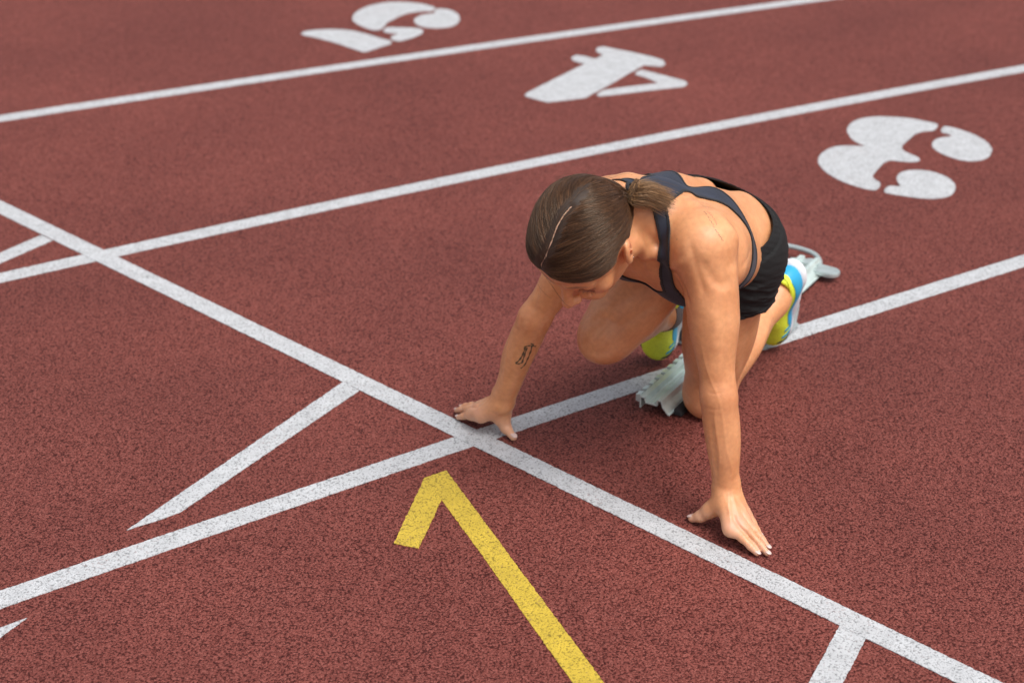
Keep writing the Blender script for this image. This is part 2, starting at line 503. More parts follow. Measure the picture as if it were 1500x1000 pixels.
def vnormals(V, T):
    n = np.cross(V[T[:, 1]] - V[T[:, 0]], V[T[:, 2]] - V[T[:, 0]])
    out = np.zeros_like(V)
    for c_ in range(3):
        for j in range(3):
            out[:, c_] += np.bincount(T[:, j], n[:, c_], len(V))
    return out / np.maximum(np.linalg.norm(out, axis=1), 1e-12)[:, None]

def tri(F):
    return np.concatenate([F[:, [0, 1, 2]], F[:, [0, 2, 3]]]) if F.shape[1] == 4 else F

def clip(V, T, phi, extra=None):
    """keep phi<0; cuts triangles along the zero line so that hems are clean"""
    ins = phi < 0
    c = ins[T].sum(1)
    keep = [T[c == 3]]
    newV, newE = [], []
    cache = {}
    base = len(V)
    def cut(i, j):
        key = (i, j) if i < j else (j, i)
        if key not in cache:
            t = phi[i] / (phi[i] - phi[j])
            cache[key] = base + len(newV)
            newV.append(V[i] + t * (V[j] - V[i]))
        return cache[key]
    out = []
    for a, b, d in T[(c == 1) | (c == 2)]:
        tr_ = [a, b, d]
        if ins[tr_].sum() == 1:
            while not ins[tr_[0]]: tr_ = tr_[1:] + tr_[:1]
            out.append((tr_[0], cut(tr_[0], tr_[1]), cut(tr_[0], tr_[2])))
        else:
            while ins[tr_[0]]: tr_ = tr_[1:] + tr_[:1]
            p, q = cut(tr_[0], tr_[1]), cut(tr_[0], tr_[2])
            out.append((p, tr_[1], tr_[2])); out.append((p, tr_[2], q))
    VV = np.concatenate([V, np.array(newV).reshape(-1, 3)])
    TT = np.concatenate(keep + ([np.array(out)] if out else []))
    used = np.unique(TT)
    mp = np.full(len(VV), -1); mp[used] = np.arange(len(used))
    return VV[used], mp[TT], used

def shell(V, T, th):
    """thin shell: outer skin T plus inner copy and rim; V is the outer surface"""
    N_ = vnormals(V, T)
    E = np.concatenate([T[:, [0, 1]], T[:, [1, 2]], T[:, [2, 0]]])
    key = np.sort(E, 1)
    u, idx, cnt = np.unique(key, axis=0, return_index=True, return_counts=True)
    rim = E[idx[cnt == 1]]
    n = len(V)
    VV = np.concatenate([V, V - N_ * th])
    rimT = np.concatenate([np.stack([rim[:, 1], rim[:, 0], rim[:, 0] + n], 1), np.stack([rim[:, 1], rim[:, 0] + n, rim[:, 1] + n], 1)]) if len(rim) else np.zeros((0, 3), int)
    return VV, np.concatenate([T, T[:, ::-1] + n, rimT])

def path_dist(X, P, W=None):
    """distance of points X to polyline P, minus a half width that may vary along it"""
    P = np.array(P, float)
    best = np.full(len(X), 9.0)
    for i in range(len(P) - 1):
        a, b = P[i], P[i + 1]
        q = X - a; ba = b - a
        h = np.clip(q @ ba / (ba @ ba), 0, 1)
        d = np.linalg.norm(q - h[:, None] * ba, axis=1)
        if W is not None:
            d = d - (W[i] + (W[i + 1] - W[i]) * h)
        best = np.minimum(best, d)
    return best

# ------------------------------------------------------------------ the runner: joints (metres, world)
SL = V3(.338, 2.805, .525); EL = V3(.3640, 2.754, .270); WL = V3(.3855, 2.7486, .078)
SR = V3(.172, 2.985, .512); ER = V3(.042, 3.035, .285); WR = V3(-.0188, 3.0824, .073)
HL_ = V3(.415, 3.085, .398); HR_ = V3(.338, 3.200, .398)
KL = V3(.400, 3.172, .053); KR = V3(.184, 3.105, .210)
AL = V3(.551, 3.385, .152); AR = V3(.318, 3.320, .155)
M = V3(.260, 2.900, .540)                          # between the shoulders
HM = (HL_ + HR_) / 2
tt = nrm(M - HM)                                   # towards the head
_s = V3(.352, 2.800, .548) - V3(.172, 2.985, .560)
ll = nrm(_s - tt * (_s @ tt))                      # her left
dd_ = nrm(np.cross(ll, tt))                        # out of the back
if dd_[2] < 0: dd_ = -dd_
tor = np.array([ll, dd_, tt])
def TP(l, d, t, o=None):                           # torso point, offsets from the shoulder midpoint
    return (M if o is None else o) + ll * l + dd_ * d + tt * t

# head frame
HO = V3(.1215, 2.775, .570)                        # between the ears, a little above them
viewd = nrm(HO - V3(0, 0, 1.75))
ix = nrm(np.cross(viewd, V3(0, 0, 1)))             # image right
iy = np.cross(ix, viewd)                           # image up
hu = nrm(-viewd * .92 + iy * .19 - ix * .32)       # crown of the head
hf = -iy * .94 - ix * .32
hf = nrm(hf - hu * (hf @ hu))                      # where the face points
hl = np.cross(hf, hu)                              # her left
if hl @ ix < 0: hl = -hl
HS = 1.02
hax = np.array([hl, hf, hu])
def HP(l, f, u):
    return HO + (hl * l + hf * f + hu * u) * HS

def body_groups():
    T = []
    # trunk
    T += [ell(HM + tt * .00 - dd_ * .005, (.135, .092, .10), tor, .03),
          ell(HL_ - tt * .030 + dd_ * .012 - ll * .003, (.074, .076, .080), tor, .05),
          ell(HR_ - tt * .030 + dd_ * .006 + ll * .003, (.074, .074, .080), tor, .05),
          cone(HM + tt * .04 + dd_ * .020, HM + tt * .17 + dd_ * .018, .114, .108, .05, dd_, .76),
          cone(TP(.032, .030, -.05), TP(.036, .052, -.27), .028, .034, .045),
          cone(TP(-.032, .022, -.05), TP(-.036, .044, -.27), .028, .034, .045),
          cone(TP(0, .042, -.08), TP(0, .050, -.26), .030, .034, .04),
          ell(TP(0, -.020, -.13), (.132, .082, .165), tor, .04),
          ell(TP(0, -.035, -.035), (.150, .075, .075), tor, .04),
          cone(TP(.110, -.03, -.06), TP(.090, -.02, -.22), .048, .040, .05),
          cone(TP(-.118, -.03, -.06), TP(-.085, -.02, -.22), .045, .038, .05),
          ell(TP(.084, .020, -.065), (.052, .030, .075), tor, .035),
          ell(TP(-.084, .012, -.065), (.052, .030, .075), tor, .035),
          cone(TP(.088, .040, -.02), TP(.055, .040, -.14), .012, .008, .03),
          cone(TP(-.088, .040, -.02), TP(-.055, .040, -.14), .012, .008, .03)]
    # shoulders, trapezius, neck
    NB = TP(0, .005, .035)
    HB = HP(0, -.035, -.045)
    T += [ell(SL + dd_ * .002 - ll * .014, (.046, .048, .055), tor, .045),
          ell(SR + dd_ * .004 - ll * .004, (.056, .052, .058), tor, .035),
          cone(TP(.03, .012, .03), SL + dd_ * .018, .040, .030, .04),
          cone(TP(-.03, .012, .03), SR + dd_ * .018, .040, .030, .04),
          cone(NB - tt * .03, HB, .058, .050, .03),
          cone(HP(.0, -.058, -.035), TP(0, .018, .0), .034, .036, .04),
          cone(HP(.058, -.02, -.055), TP(.018, -.055, .055), .017, .013, .015),
          cone(HP(-.058, -.02, -.055), TP(-.018, -.055, .055), .017, .013, .015),
          cone(TP(.015, -.060, .052), TP(.085, -.042, .045), .0105, .010, .014),
          cone(TP(.085, -.042, .045), SL + ll * .0 + tt * .030 - dd_ * .008, .010, .010, .016),
          cone(TP(-.015, -.060, .052), SR + tt * .032 - dd_ * .005, .010, .011, .014),
          # ridge of the shoulder blade
          cone(TP(.045, .054, -.035), SL + tt * .006 + dd_ * .039 - ll * .014, .010, .010, .014),
          cone(TP(.058, .051, -.05), TP(.074, .043, -.125), .010, .009, .014),
          # breasts
          ell(TP(.062, -.086, -.085), (.056, .040, .056), tor, .03),
          ell(TP(-.062, -.086, -.085), (.056, .040, .056), tor, .03),
          cone(TP(.0, .088, -.03), TP(0, .098, -.34), .012, .012, .045, op=-1)]
    # arms
    for S_, E_, W_, sd_, q in ((SL, EL, WL, 1, .85), (SR, ER, WR, -1, .79)):
        ax = nrm(E_ - S_)
        fo = nrm(W_ - E_)
        hinge = nrm(np.cross(ax, fo)) if np.linalg.norm(np.cross(ax, fo)) > .05 else ll
        out = nrm(ll * sd_ - ax * (ll * sd_ @ ax))
        T += [cone(S_ - out * .009, E_, .0430, .0275 * q, .035),
              ell(S_ + ax * .060 + out * .006, (.030, .040, .062), np.array([out, np.cross(out, ax), ax]), .03),
              ell(S_ + ax * .12 + dd_ * .006, (.038, .039, .075), np.array([out, np.cross(out, ax), ax]), .03),
              cone(S_ + ax * .13 - tt * .004, E_, .0355, .027 * q, .02),
              ell(E_, (.0265 * q, .026 * q, .034), np.array([out, np.cross(out, ax), ax]), .02),
              cone(E_, W_, .0265 * q, .0210 * q, .02),
              ell(E_ + fo * .060 + out * .003, (.0290 * q, .031 * q, .070), np.array([out, np.cross(out, fo), fo]), .03),
              cone(E_ + fo * .05, W_ + out * .004, .024, .020, .02),
              # long muscles and cords of the forearm, back of the upper arm
              cone(E_ - ax * .03 + out * .018 * q, E_ + fo * .11 + out * .010, .0135 * q, .008, .011),
              cone(E_ + fo * .02 - out * .017 * q, W_ - fo * .05 - out * .010, .0135 * q, .006, .011),
              cone(S_ + ax * .04 + out * .030, S_ + ax * .125 + out * .027, .016, .007, .013),
              cone(S_ + ax * .10 - nrm(np.cross(out, ax)) * .024 * sd_, E_ - ax * .05 - nrm(np.cross(out, ax)) * .018 * sd_, .015, .008, .012),
              ell(W_ - fo * .012 + out * .017, (.010, .010, .013), None, .012)]
    return [T]

def hand(W_, fo, tips, mcps, thumb, palm_up, r=1.0):
    """tips, mcps: four points each, index to little finger; thumb: base, joint, joint, tip"""
    P = []
    nrmP = palm_up
    mcps = [V3(q) for q in mcps]; tips = [V3(q) for q in tips]
    for i, (m, t_) in enumerate(zip(mcps, tips)):
        m = V3(m) + (W_ - V3(m)) * .07; t_ = V3(t_)
        root = W_ + (m - W_) * .12 + nrm(mcps[0] - mcps[3]) * (.5 - i / 3.) * .020
        P.append(cone(root, m, .0128 * r, .0093 * r, .010))
        L_ = np.linalg.norm(t_ - m)
        f = nrm(t_ - m)
        arch = (.0030, .0045, .0045, .003)[i]
        p1 = m + f * L_ * .46 + nrmP * arch
        p2 = m + f * L_ * .76 + nrmP * arch * .55
        rr = (.0078, .0080, .0076, .0068)[i] * r
        P.append(ell(m + nrmP * .0015, (.0100 * r,) * 3, None, .008))
        P.append(cone(W_ + (m - W_) * .18 + nrmP * .0165, m + nrmP * .0078, .0022, .0026, .0045))
        P.append(cone(m, p1, rr * 1.06, rr * .94, .004))
        P.append(ell(p1, (rr * .99,) * 3, None, .004))
        P.append(cone(p1, p2, rr * .96, rr * .88, .004))
        P.append(cone(p2, t_, rr * .90, rr * .72, .004))
    # palm
    P.append(cone(W_, (V3(mcps[1]) + V3(mcps[2])) / 2 - nrmP * .004, .0185 * r, .018 * r, .02, nrmP, .75))
    P.append(cone(W_ + (V3(mcps[0]) - W_) * .3 - nrmP * .004, V3(mcps[0]) - nrmP * .001, .012, .0098, .014))
    P.append(cone(W_ + (V3(mcps[3]) - W_) * .2 - nrmP * .008, V3(mcps[3]) - nrmP * .006, .014, .010, .02))
    b0, b1, b2, b3 = [V3(q) for q in thumb]
    P += [cone(b0, b1, .0140 * r, .0122 * r, .018), cone(b1, b2, .0118 * r, .0100 * r, .012),
          ell(b2, (.0102 * r,) * 3, None, .006), cone(b2, b3, .0100 * r, .0078 * r, .006)]
    # web between thumb and index
    P.append(cone((b0 + b1) / 2, (V3(mcps[0]) + W_) / 2, .010, .009, .016))
    return P

def head_prims():
    hx = hax
    P = [ell(HP(0, -.004, .022), (.079, .086, .082), hx, .03),
         ell(HP(0, .045, .030), (.064, .048, .056), hx, .03),
         ell(HP(0, .030, -.050), (.060, .066, .072), hx, .035),
         cone(HP(.056, -.005, -.060), HP(.022, .075, -.112), .016, .014, .03),
         cone(HP(-.056, -.005, -.060), HP(-.022, .075, -.112), .016, .014, .03),
         ell(HP(0, .080, -.112), (.022, .018, .018), hx, .02),
         ell(HP(.044, .064, -.038), (.022, .020, .020), hx, .02),
         ell(HP(-.044, .064, -.038), (.022, .020, .020), hx, .02),
         ell(HP(.034, .094, -.014), (.019, .012, .011), hx, .014, -1),
         ell(HP(-.034, .094, -.014), (.019, .012, .011), hx, .014, -1),
         ell(HP(.032, .0755, -.017), (.0145, .0135, .0130), hx, .004),
         ell(HP(-.032, .0755, -.017), (.0145, .0135, .0130), hx, .004),
         cone(HP(.014, .091, .006), HP(.050, .076, .010), .007, .006, .012),
         cone(HP(-.014, .091, .006), HP(-.050, .076, .010), .007, .006, .012),
         cone(HP(0, .090, -.004), HP(0, .114, -.050), .0075, .0095, .012),
         ell(HP(0, .117, -.053), (.0105, .0105, .0095), hx, .008),
         ell(HP(.0125, .106, -.057), (.0075, .009, .007), hx, .007),
         ell(HP(-.0125, .106, -.057), (.0075, .009, .007), hx, .007),
         cone(HP(-.018, .090, -.083), HP(.018, .090, -.083), .006, .006, .008),
         ell(HP(0, .097, -.081), (.012, .007, .005), hx, .008),
         ell(HP(0, .094, -.091), (.013, .008, .006), hx, .008)]
    return P

def ear_prims():
    P = []
    for s in (1, -1):
        a = HP(.0765 * s, -.002, .012); b = HP(.0725 * s, .016, -.044)
        up = nrm(a - b)
        out = nrm(hl * s * .86 - hf * .42 + hu * .2)
        out = nrm(out - up * (out @ up))
        side = np.cross(out, up)
        c = (a + b) / 2
        ax = np.array([out, side, up])
        P += [ell(c + out * .006, (.0075, .0175, .032), ax, .006),
              ell(c + out * .016 + up * .003, (.0085, .0105, .019), ax, .004, -1),
              cone(c + out * .012 - up * .004, c + out * .013 + up * .012 + side * .001, .0028, .0026, .004),
              ell(b + out * .007 + up * .004, (.0045, .007, .008), ax, .005)]
    return P

SHOE_L = (V3(.571, 3.480, .022), V3(.602, 3.430, .224), V3(.568, 3.405, .180))   # toe, heel, inside of the heel
SHOE_R = (V3(.3150, 3.417, .022), V3(.356, 3.350, .222), V3(.335, 3.335, .185))
RAIL0 = V3(.288, 3.163, 0); RAIL1 = V3(.718, 3.876, 0)
rdir = nrm(RAIL1 - RAIL0)                       # along the starting block, away from the start line
rlat = V3(rdir[1], -rdir[0], 0)                 # to its right (towards the camera side)

def leg_groups():
    G_ = []
    for H_, K_, A_, sd in ((HL_, KL, AL, 1), (HR_, KR, AR, -1)):
        th = nrm(K_ - H_); sh = nrm(A_ - K_)
        fr = -nrm(sh - th * (sh @ th))          # front of the thigh
        lat = np.cross(th, fr)
        bk = nrm(-(th) - sh * (-(th) @ sh)) * -1
        calf = nrm((H_ - K_) - sh * ((H_ - K_) @ sh))   # calf side faces the thigh's back
        kn = nrm(th - sh)
        P = [cone(H_, K_, .076, .046, .03),
             ell(H_ + th * .15 + fr * .018, (.058, .056, .13), np.array([lat, fr, th]), .04),
             ell(H_ + th * .14 - fr * .020, (.056, .050, .12), np.array([lat, fr, th]), .04),
             ell(H_ + (K_ - H_) * .62 - fr * .012, (.054, .056, .105), np.array([lat, fr, th]), .04),
             ell(K_ + kn * .002, (.043, .043, .043), None, .03),
             ell(K_ + kn * .030 - sh * .0, (.024, .020, .026), np.array([lat, kn, np.cross(lat, kn)]), .03),
             cone(K_, A_, .040, .0235, .03),
             ell(K_ + sh * .12 + calf * .014, (.042, .037, .10), np.array([lat, calf, sh]), .03),
             cone(K_ + sh * .04 - calf * .012, A_ - sh * .04 - calf * .006, .028, .019, .02),
             cone(K_ - th * .13 + lat * .030 + fr * .020, K_ - th * .035 + lat * .026 + fr * .012, .022, .016, .02),
             cone(K_ - th * .12 - lat * .030 + fr * .020, K_ - th * .045 - lat * .026 + fr * .012, .020, .015, .02),
             cone(K_ + kn * .030 + sh * .01, K_ + kn * .012 + sh * .065 - calf * .016, .010, .010, .016),
             cone(A_ - sh * .03, A_ + sh * .01, .0235, .025, .02),
             cone(A_, (SHOE_L if sd > 0 else SHOE_R)[2], .028, .026, .03)]
        G_.append(P)
    return G_

Lmc = [(.3885, 2.680, .0335), (.4037, 2.6895, .038), (.4165, 2.706, .034), (.4250, 2.7303, .026)]
Ltp = [(.4341, 2.6446, .0085), (.4522, 2.6446, .0085), (.4559, 2.6644, .0085), (.4476, 2.7046, .008)]
Lth = [(.3720, 2.7380, .052), (.3568, 2.7438, .034), (.3445, 2.7493, .020), (.3295, 2.7581, .0095)]
Rmc = [(-.0625, 3.0880, .039), (-.0722, 3.1033, .040), (-.0657, 3.124, .038), (-.0552, 3.1493, .032)]
Rtp = [(-.109, 3.1406, .0085), (-.1126, 3.1693, .0085), (-.1032, 3.1838, .0085), (-.0837, 3.1867, .008)]
Rth = [(-.0176, 3.0908, .048), (-.019, 3.0843, .033), (-.0122, 3.0786, .019), (.0027, 3.0581, .0095)]

def veins():
    P = []
    for E_, W_, q, turns in ((EL, WL, .90, ((.5, .8, .02), (1.15, .75, .05))), (ER, WR, .84, ((.3, .2, .03), (-.5, -.1, .06)))):
        fo = nrm(W_ - E_)
        cx = nrm(np.cross(fo, V3(0, 0, 1)) if abs(fo[2]) < .95 else np.cross(fo, V3(0, 1, 0)))
        tc_ = nrm(V3(0, 0, 1.75) - E_); tc_ = nrm(tc_ - fo * (tc_ @ fo))
        sd_ = np.cross(fo, tc_)
        if sd_[0] < 0: sd_ = -sd_
        L_ = np.linalg.norm(W_ - E_)
        for a0, a1, s0 in turns:
            last = None
            for k in range(7):
                t = s0 + (L_ - s0 - .004) * k / 6
                a = a0 + (a1 - a0) * k / 6 + .10 * math.sin(k * 1.9 + a0 * 5)
                rad = np.interp(t, [0, .06, L_ * .6, L_], [.0285, .0305, .0235, .0205]) * q
                p = E_ + fo * t + (tc_ * math.cos(a) + sd_ * math.sin(a)) * (rad + .0012)
                if last is not None: P.append(cone(last, p, .0017, .0017, .0035))
                last = p
    return P

def build_body(vox):
    base = body_groups()[0] + head_prims() + ear_prims()
    base += hand(WL, nrm(WL - EL), Ltp, Lmc, Lth, V3(0, 0, 1))
    base += hand(WR, nrm(WR - ER), Rtp, Rmc, Rth, V3(0, 0, 1))
    gs = [base] + leg_groups()
    V, F = mesh_field(gs, vox, .012)
    V = laplacian(V, F, 2, .5)
    return V, F
# modelling strokes on the skin: path, height (m, negative = groove), width (m)
STROKES = [
    ([(.2822, 2.8103, .4774), (.2912, 2.7995, .4667), (.2993, 2.7784, .4557), (.306, 2.7652, .4384)], -.0045, .0060),
    ([(.3145, 2.755, .538), (.3319, 2.7516, .5065), (.349, 2.7495, .4858), (.3637, 2.7538, .48), (.3733, 2.7627, .4926)], -.0032, .0090),
    ([(.3031, 2.7668, .558), (.3082, 2.7566, .5271), (.3212, 2.753, .4906), (.3314, 2.7446, .456)], -.0026, .0075),
    ([(.3689, 2.7542, .4708), (.3701, 2.7447, .43), (.3673, 2.7376, .3812), (.3649, 2.7341, .33)], -.0024, .0070),
    ([(.345, 2.745, .44), (.350, 2.738, .40), (.350, 2.735, .36)], .0028, .0110),
    ([(.3258, 2.7448, .3776), (.3343, 2.7411, .3397), (.3447, 2.7347, .3082), (.3591, 2.723, .2821), (.3665, 2.7198, .25), (.3731, 2.7188, .2122), (.3788, 2.7193, .1746), (.3896, 2.7234, .1414), (.3925, 2.7254, .1148)], .0010, .0024),
    ([(.3591, 2.723, .2821), (.354, 2.7225, .2417), (.3607, 2.7208, .2014), (.3677, 2.7218, .1619), (.3685, 2.7285, .1129)], .0010, .0022),
    ([(.3338, 2.7421, .2527), (.3442, 2.7269, .2556), (.3578, 2.7204, .2565), (.3695, 2.7199, .2608)], -.0008, .0028),
    ([(.3387, 2.7349, .2865), (.3521, 2.7254, .2849), (.3685, 2.7253, .289)], -.0007, .0026),
    ([(.3474, 2.7266, .2394), (.354, 2.7247, .1992), (.3611, 2.7261, .1566), (.3674, 2.7294, .1124)], -.0020, .0060),
    ([(.3789, 2.7213, .086), (.383, 2.7068, .072), (.3895, 2.6933, .0604), (.3961, 2.6834, .0524)], .0008, .0018),
    ([(.0026, 3.0411, .2615), (.0181, 3.0129, .2667), (.0361, 3.0062, .2628), (.049, 3.0056, .2674)], -.0008, .0030),
    ([(.0078, 3.0396, .2796), (.0232, 3.0094, .2884), (.0436, 3.0013, .2924)], -.0005, .0030),
    ([(.0194, 3.0131, .2507), (.0091, 3.023, .2093), (0., 3.036, .1657), (-.0106, 3.0481, .122)], -.0018, .0060),
    ([(-.0065, 3.0399, .2301), (-.0105, 3.0387, .194), (-.0159, 3.0473, .1524), (-.02, 3.0531, .1117)], .0011, .0021),
    ([(.0509, 3.0061, .3608), (.0447, 3.0038, .3337), (.0359, 3.0062, .3071)], -.0022, .0060),
    ([(.1525, 3.0732, .2516), (.1654, 3.0722, .2638), (.1858, 3.0628, .2683), (.1988, 3.0551, .2546)], -.0030, .0095),
    ([(.1474, 3.0559, .2103), (.1631, 3.0491, .199), (.1813, 3.046, .2035), (.1941, 3.0473, .2205)], -.0032, .0090),
    ([(.168, 3.052, .238), (.176, 3.050, .232)], .0040, .0160),
    ([(.2855, 3.0806, .2975), (.2549, 3.0664, .2826), (.2249, 3.0577, .265), (.2015, 3.0538, .2494)], -.0034, .0110),
    ([(.2477, 3.0726, .3157), (.2192, 3.0688, .3031), (.1909, 3.0691, .2856), (.1705, 3.0724, .2695)], .0030, .0130),
    ([(.2486, 2.837, .4758), (.268, 2.8269, .4778), (.2817, 2.7877, .5005), (.2973, 2.7627, .5244)], .0042, .0070),
    ([(.2154, 2.7852, .5526), (.2257, 2.8037, .5217), (.2367, 2.8411, .4831), (.2425, 2.8454, .4615)], .0036, .0070),
    ([(.2221, 2.805, .5632), (.2413, 2.8165, .5392), (.2571, 2.8153, .5243)], -.0034, .0080),
    ([(.2939, 2.8389, .5934), (.3168, 2.8567, .5912), (.3408, 2.8775, .5777)], .0034, .0085),
    ([(.3408, 2.8775, .5777), (.3574, 2.8115, .582), (.3752, 2.794, .564), (.3898, 2.8046, .5341)], .0040, .0090),
    ([(.322, 2.870, .585), (.352, 2.862, .578), (.378, 2.845, .560)], -.0036, .0100),
    ([(.4017, 2.8382, .4753), (.4138, 2.8617, .4805), (.4266, 2.9078, .48)], -.0016, .0060),
    ([(.4591, 3.0652, .2541), (.4538, 3.08, .1952), (.4552, 3.1234, .1201)], -.0030, .0120),
    ([(.5539, 3.3346, .1621), (.5309, 3.2756, .1358), (.5057, 3.2328, .0945)], .0022, .0100)]

def hand_strokes():
    S = []
    for W_, M_, T_ in ((WL, Lmc, Ltp), (WR, Rmc, Rtp)):
        M_ = [V3(m) + (W_ - V3(m)) * .07 for m in M_]; T_ = [V3(t) for t in T_]
        z = V3(0, 0, .014)
        for i in range(4):
            S.append(([W_ + (M_[i] - W_) * .25 + z * 1.3, W_ + (M_[i] - W_) * .6 + z, M_[i] + z * .8], .0013, .0024))
            S.append(([M_[i] + z * .75, M_[i] + z * .75 + V3(.001, 0, 0)], .0016, .0050))
            f = nrm(T_[i] - M_[i]); s = nrm(np.cross(f, V3(0, 0, 1)))
            for k, a in ((.46, -.0007), (.49, -.0005), (.75, -.0005)):
                c = M_[i] + (T_[i] - M_[i]) * k + V3(0, 0, .009)
                S.append(([c - s * .006, c, c + s * .006], a, .0011))
            if i < 3:
                m = (M_[i] + M_[i + 1]) / 2 + V3(0, 0, .006); t = (T_[i] + T_[i + 1]) / 2 + V3(0, 0, .003)
                S.append(([m + (W_ - m) * .12 + V3(0, 0, .006), m, (m + t) / 2 + V3(0, 0, .003), t], -.0024, .0024))
        b = W_ + V3(0, 0, .02)
    return S

def sculpt(V, F, T):
    N_ = vnormals(V, T)
    tree = BVHTree.FromPolygons([tuple(v) for v in V.tolist()], [tuple(f) for f in F.tolist()])
    D = np.zeros(len(V))
    for P_, A_, w in STROKES + hand_strokes():
        P_ = np.array(P_, float)
        k = np.linspace(0, len(P_) - 1, (len(P_) - 1) * 6 + 1)
        Q = np.stack([np.interp(k, np.arange(len(P_)), P_[:, i]) for i in range(3)], 1)
        for _ in range(3):
            Q[1:-1] = Q[1:-1] * .4 + (Q[:-2] + Q[2:]) * .3
        Q = np.array([tree.find_nearest(Vector(q))[0] for q in Q])
        lo, hi = Q.min(0) - 3 * w, Q.max(0) + 3 * w
        I = np.where(((V > lo) & (V < hi)).all(1))[0]
        if not len(I): continue
        X = V[I]
        best = np.full(len(I), 9.); tt_ = np.zeros(len(I))
        for i in range(len(Q) - 1):
            ba = Q[i + 1] - Q[i]; q = X - Q[i]
            h = np.clip(q @ ba / max(ba @ ba, 1e-12), 0, 1)
            d = np.linalg.norm(q - h[:, None] * ba, axis=1)
            m = d < best
            best[m] = d[m]; tt_[m] = ((i + h) / (len(Q) - 1))[m]
        tap = np.clip(np.minimum(tt_, 1 - tt_) * 5 + .25, 0, 1)
        D[I] += (.78 if P_[0][2] > .1 else 1.) * A_ * np.exp(-(best / w) ** 2) * tap
    return V + N_ * D[:, None]

BV, BF = build_body(VOX)
BT = tri(BF)
BV = sculpt(BV, BF, BT)
BN = vnormals(BV, BT)

# ------------------------------------------------------------------ skin, cloth and hair materials
def skin_material():
    m, nt, b, N, L = new_mat('skin')
    tc = N.new('ShaderNodeNewGeometry')
    at = N.new('ShaderNodeAttribute'); at.attribute_name = 'flush'
    n1 = N.new('ShaderNodeTexNoise'); n1.inputs['Scale'].default_value = 16; n1.inputs['Detail'].default_value = 5
    n2 = N.new('ShaderNodeTexNoise'); n2.inputs['Scale'].default_value = 120; n2.inputs['Detail'].default_value = 3
    n3 = N.new('ShaderNodeTexNoise'); n3.inputs['Scale'].default_value = 900; n3.inputs['Detail'].default_value = 2
    for n in (n1, n2, n3): L.new(tc.outputs['Position'], n.inputs['Vector'])
    c = ramp(N, [(.30, (.66, .292, .132)), (.70, (.80, .392, .190))])
    L.new(n1.outputs['Fac'], c.inputs[0])
    c2 = ramp(N, [(.25, (.90, .86, .85)), (.75, (1.06, 1.06, 1.06))])
    L.new(n2.outputs['Fac'], c2.inputs[0])
    x = mixc(N, L, 1., c.outputs[0], c2.outputs[0], 'MULTIPLY')
    sep = N.new('ShaderNodeSeparateColor'); L.new(at.outputs['Color'], sep.inputs[0])
    x = mixc(N, L, sep.outputs[0], x, (.66, .22, .15))
    x = mixc(N, L, sep.outputs[1], x, (.66, .42, .32))
    x = mixc(N, L, sep.outputs[2], x, (.20, .085, .05))
    L.new(x, b.inputs['Base Color'])
    b.inputs['Roughness'].default_value = .37
    b.inputs['Specular IOR Level'].default_value = .5
    b.inputs['Subsurface Weight'].default_value = .22
    b.inputs['Subsurface Radius'].default_value = (1., .35, .18)
    b.inputs['Subsurface Scale'].default_value = .008
    h = N.new('ShaderNodeMath'); h.operation = 'MULTIPLY_ADD'
    L.new(n2.outputs['Fac'], h.inputs[0]); h.inputs[1].default_value = .8; L.new(n3.outputs['Fac'], h.inputs[2])
    bp = N.new('ShaderNodeBump'); bp.inputs['Strength'].default_value = .32; bp.inputs['Distance'].default_value = .0012
    L.new(h.outputs[0], bp.inputs['Height']); L.new(bp.outputs[0], b.inputs['Normal'])
    return m

def cloth_material(name, col, rough=.8, sheen=.25, rib=1400):
    m, nt, b, N, L = new_mat(name)
    g = N.new('ShaderNodeNewGeometry')
    w = N.new('ShaderNodeTexNoise'); w.inputs['Scale'].default_value = rib; w.inputs['Detail'].default_value = 2
    v = N.new('ShaderNodeTexNoise'); v.inputs['Scale'].default_value = 26; v.inputs['Detail'].default_value = 4
    L.new(g.outputs['Position'], w.inputs['Vector']); L.new(g.outputs['Position'], v.inputs['Vector'])
    c = ramp(N, [(.3, tuple(k * .75 for k in col)), (.7, tuple(k * 1.3 for k in col))])
    L.new(v.outputs['Fac'], c.inputs[0]); L.new(c.outputs[0], b.inputs['Base Color'])
    b.inputs['Roughness'].default_value = rough
    b.inputs['Sheen Weight'].default_value = sheen
    b.inputs['Sheen Roughness'].default_value = .5
    bp = N.new('ShaderNodeBump'); bp.inputs['Strength'].default_value = .35; bp.inputs['Distance'].default_value = .001
    L.new(w.outputs['Fac'], bp.inputs['Height']); L.new(bp.outputs[0], b.inputs['Normal'])
    return m

M_skin = skin_material()
M_bra = cloth_material('navy_knit', (.016, .021, .040), .6, .08)
M_trim = cloth_material('black_knit', (.008, .009, .013), .7, .1)
M_short = cloth_material('black_shorts_cloth', (.0042, .0040, .0046), .85, .0)
M_nail = simple('pale_nail', (.68, .49, .44), .25, spec=.6)
M_stud = simple('silver_stud', (.85, .85, .88), .12, metal=1.)
M_ink = simple('tattoo_ink', (.12, .080, .045), .6)
M_inkfaint = simple('faint_tattoo_ink', (.22, .115, .085), .6)
M_inkred = simple('red_tattoo_ink', (.52, .16, .11), .6)

person = empty('person', (.27, 3.05, 0), 'woman in navy racerback top and black shorts crouching at the start line, looking down', 'person')

def spot(X, c, r):
    return np.clip(1 - np.linalg.norm(X - c, axis=1) / r, 0, 1)

def smoothstep(a, b, x):
    t = np.clip((x - a) / (b - a), 0, 1)
    return t * t * (3 - 2 * t)

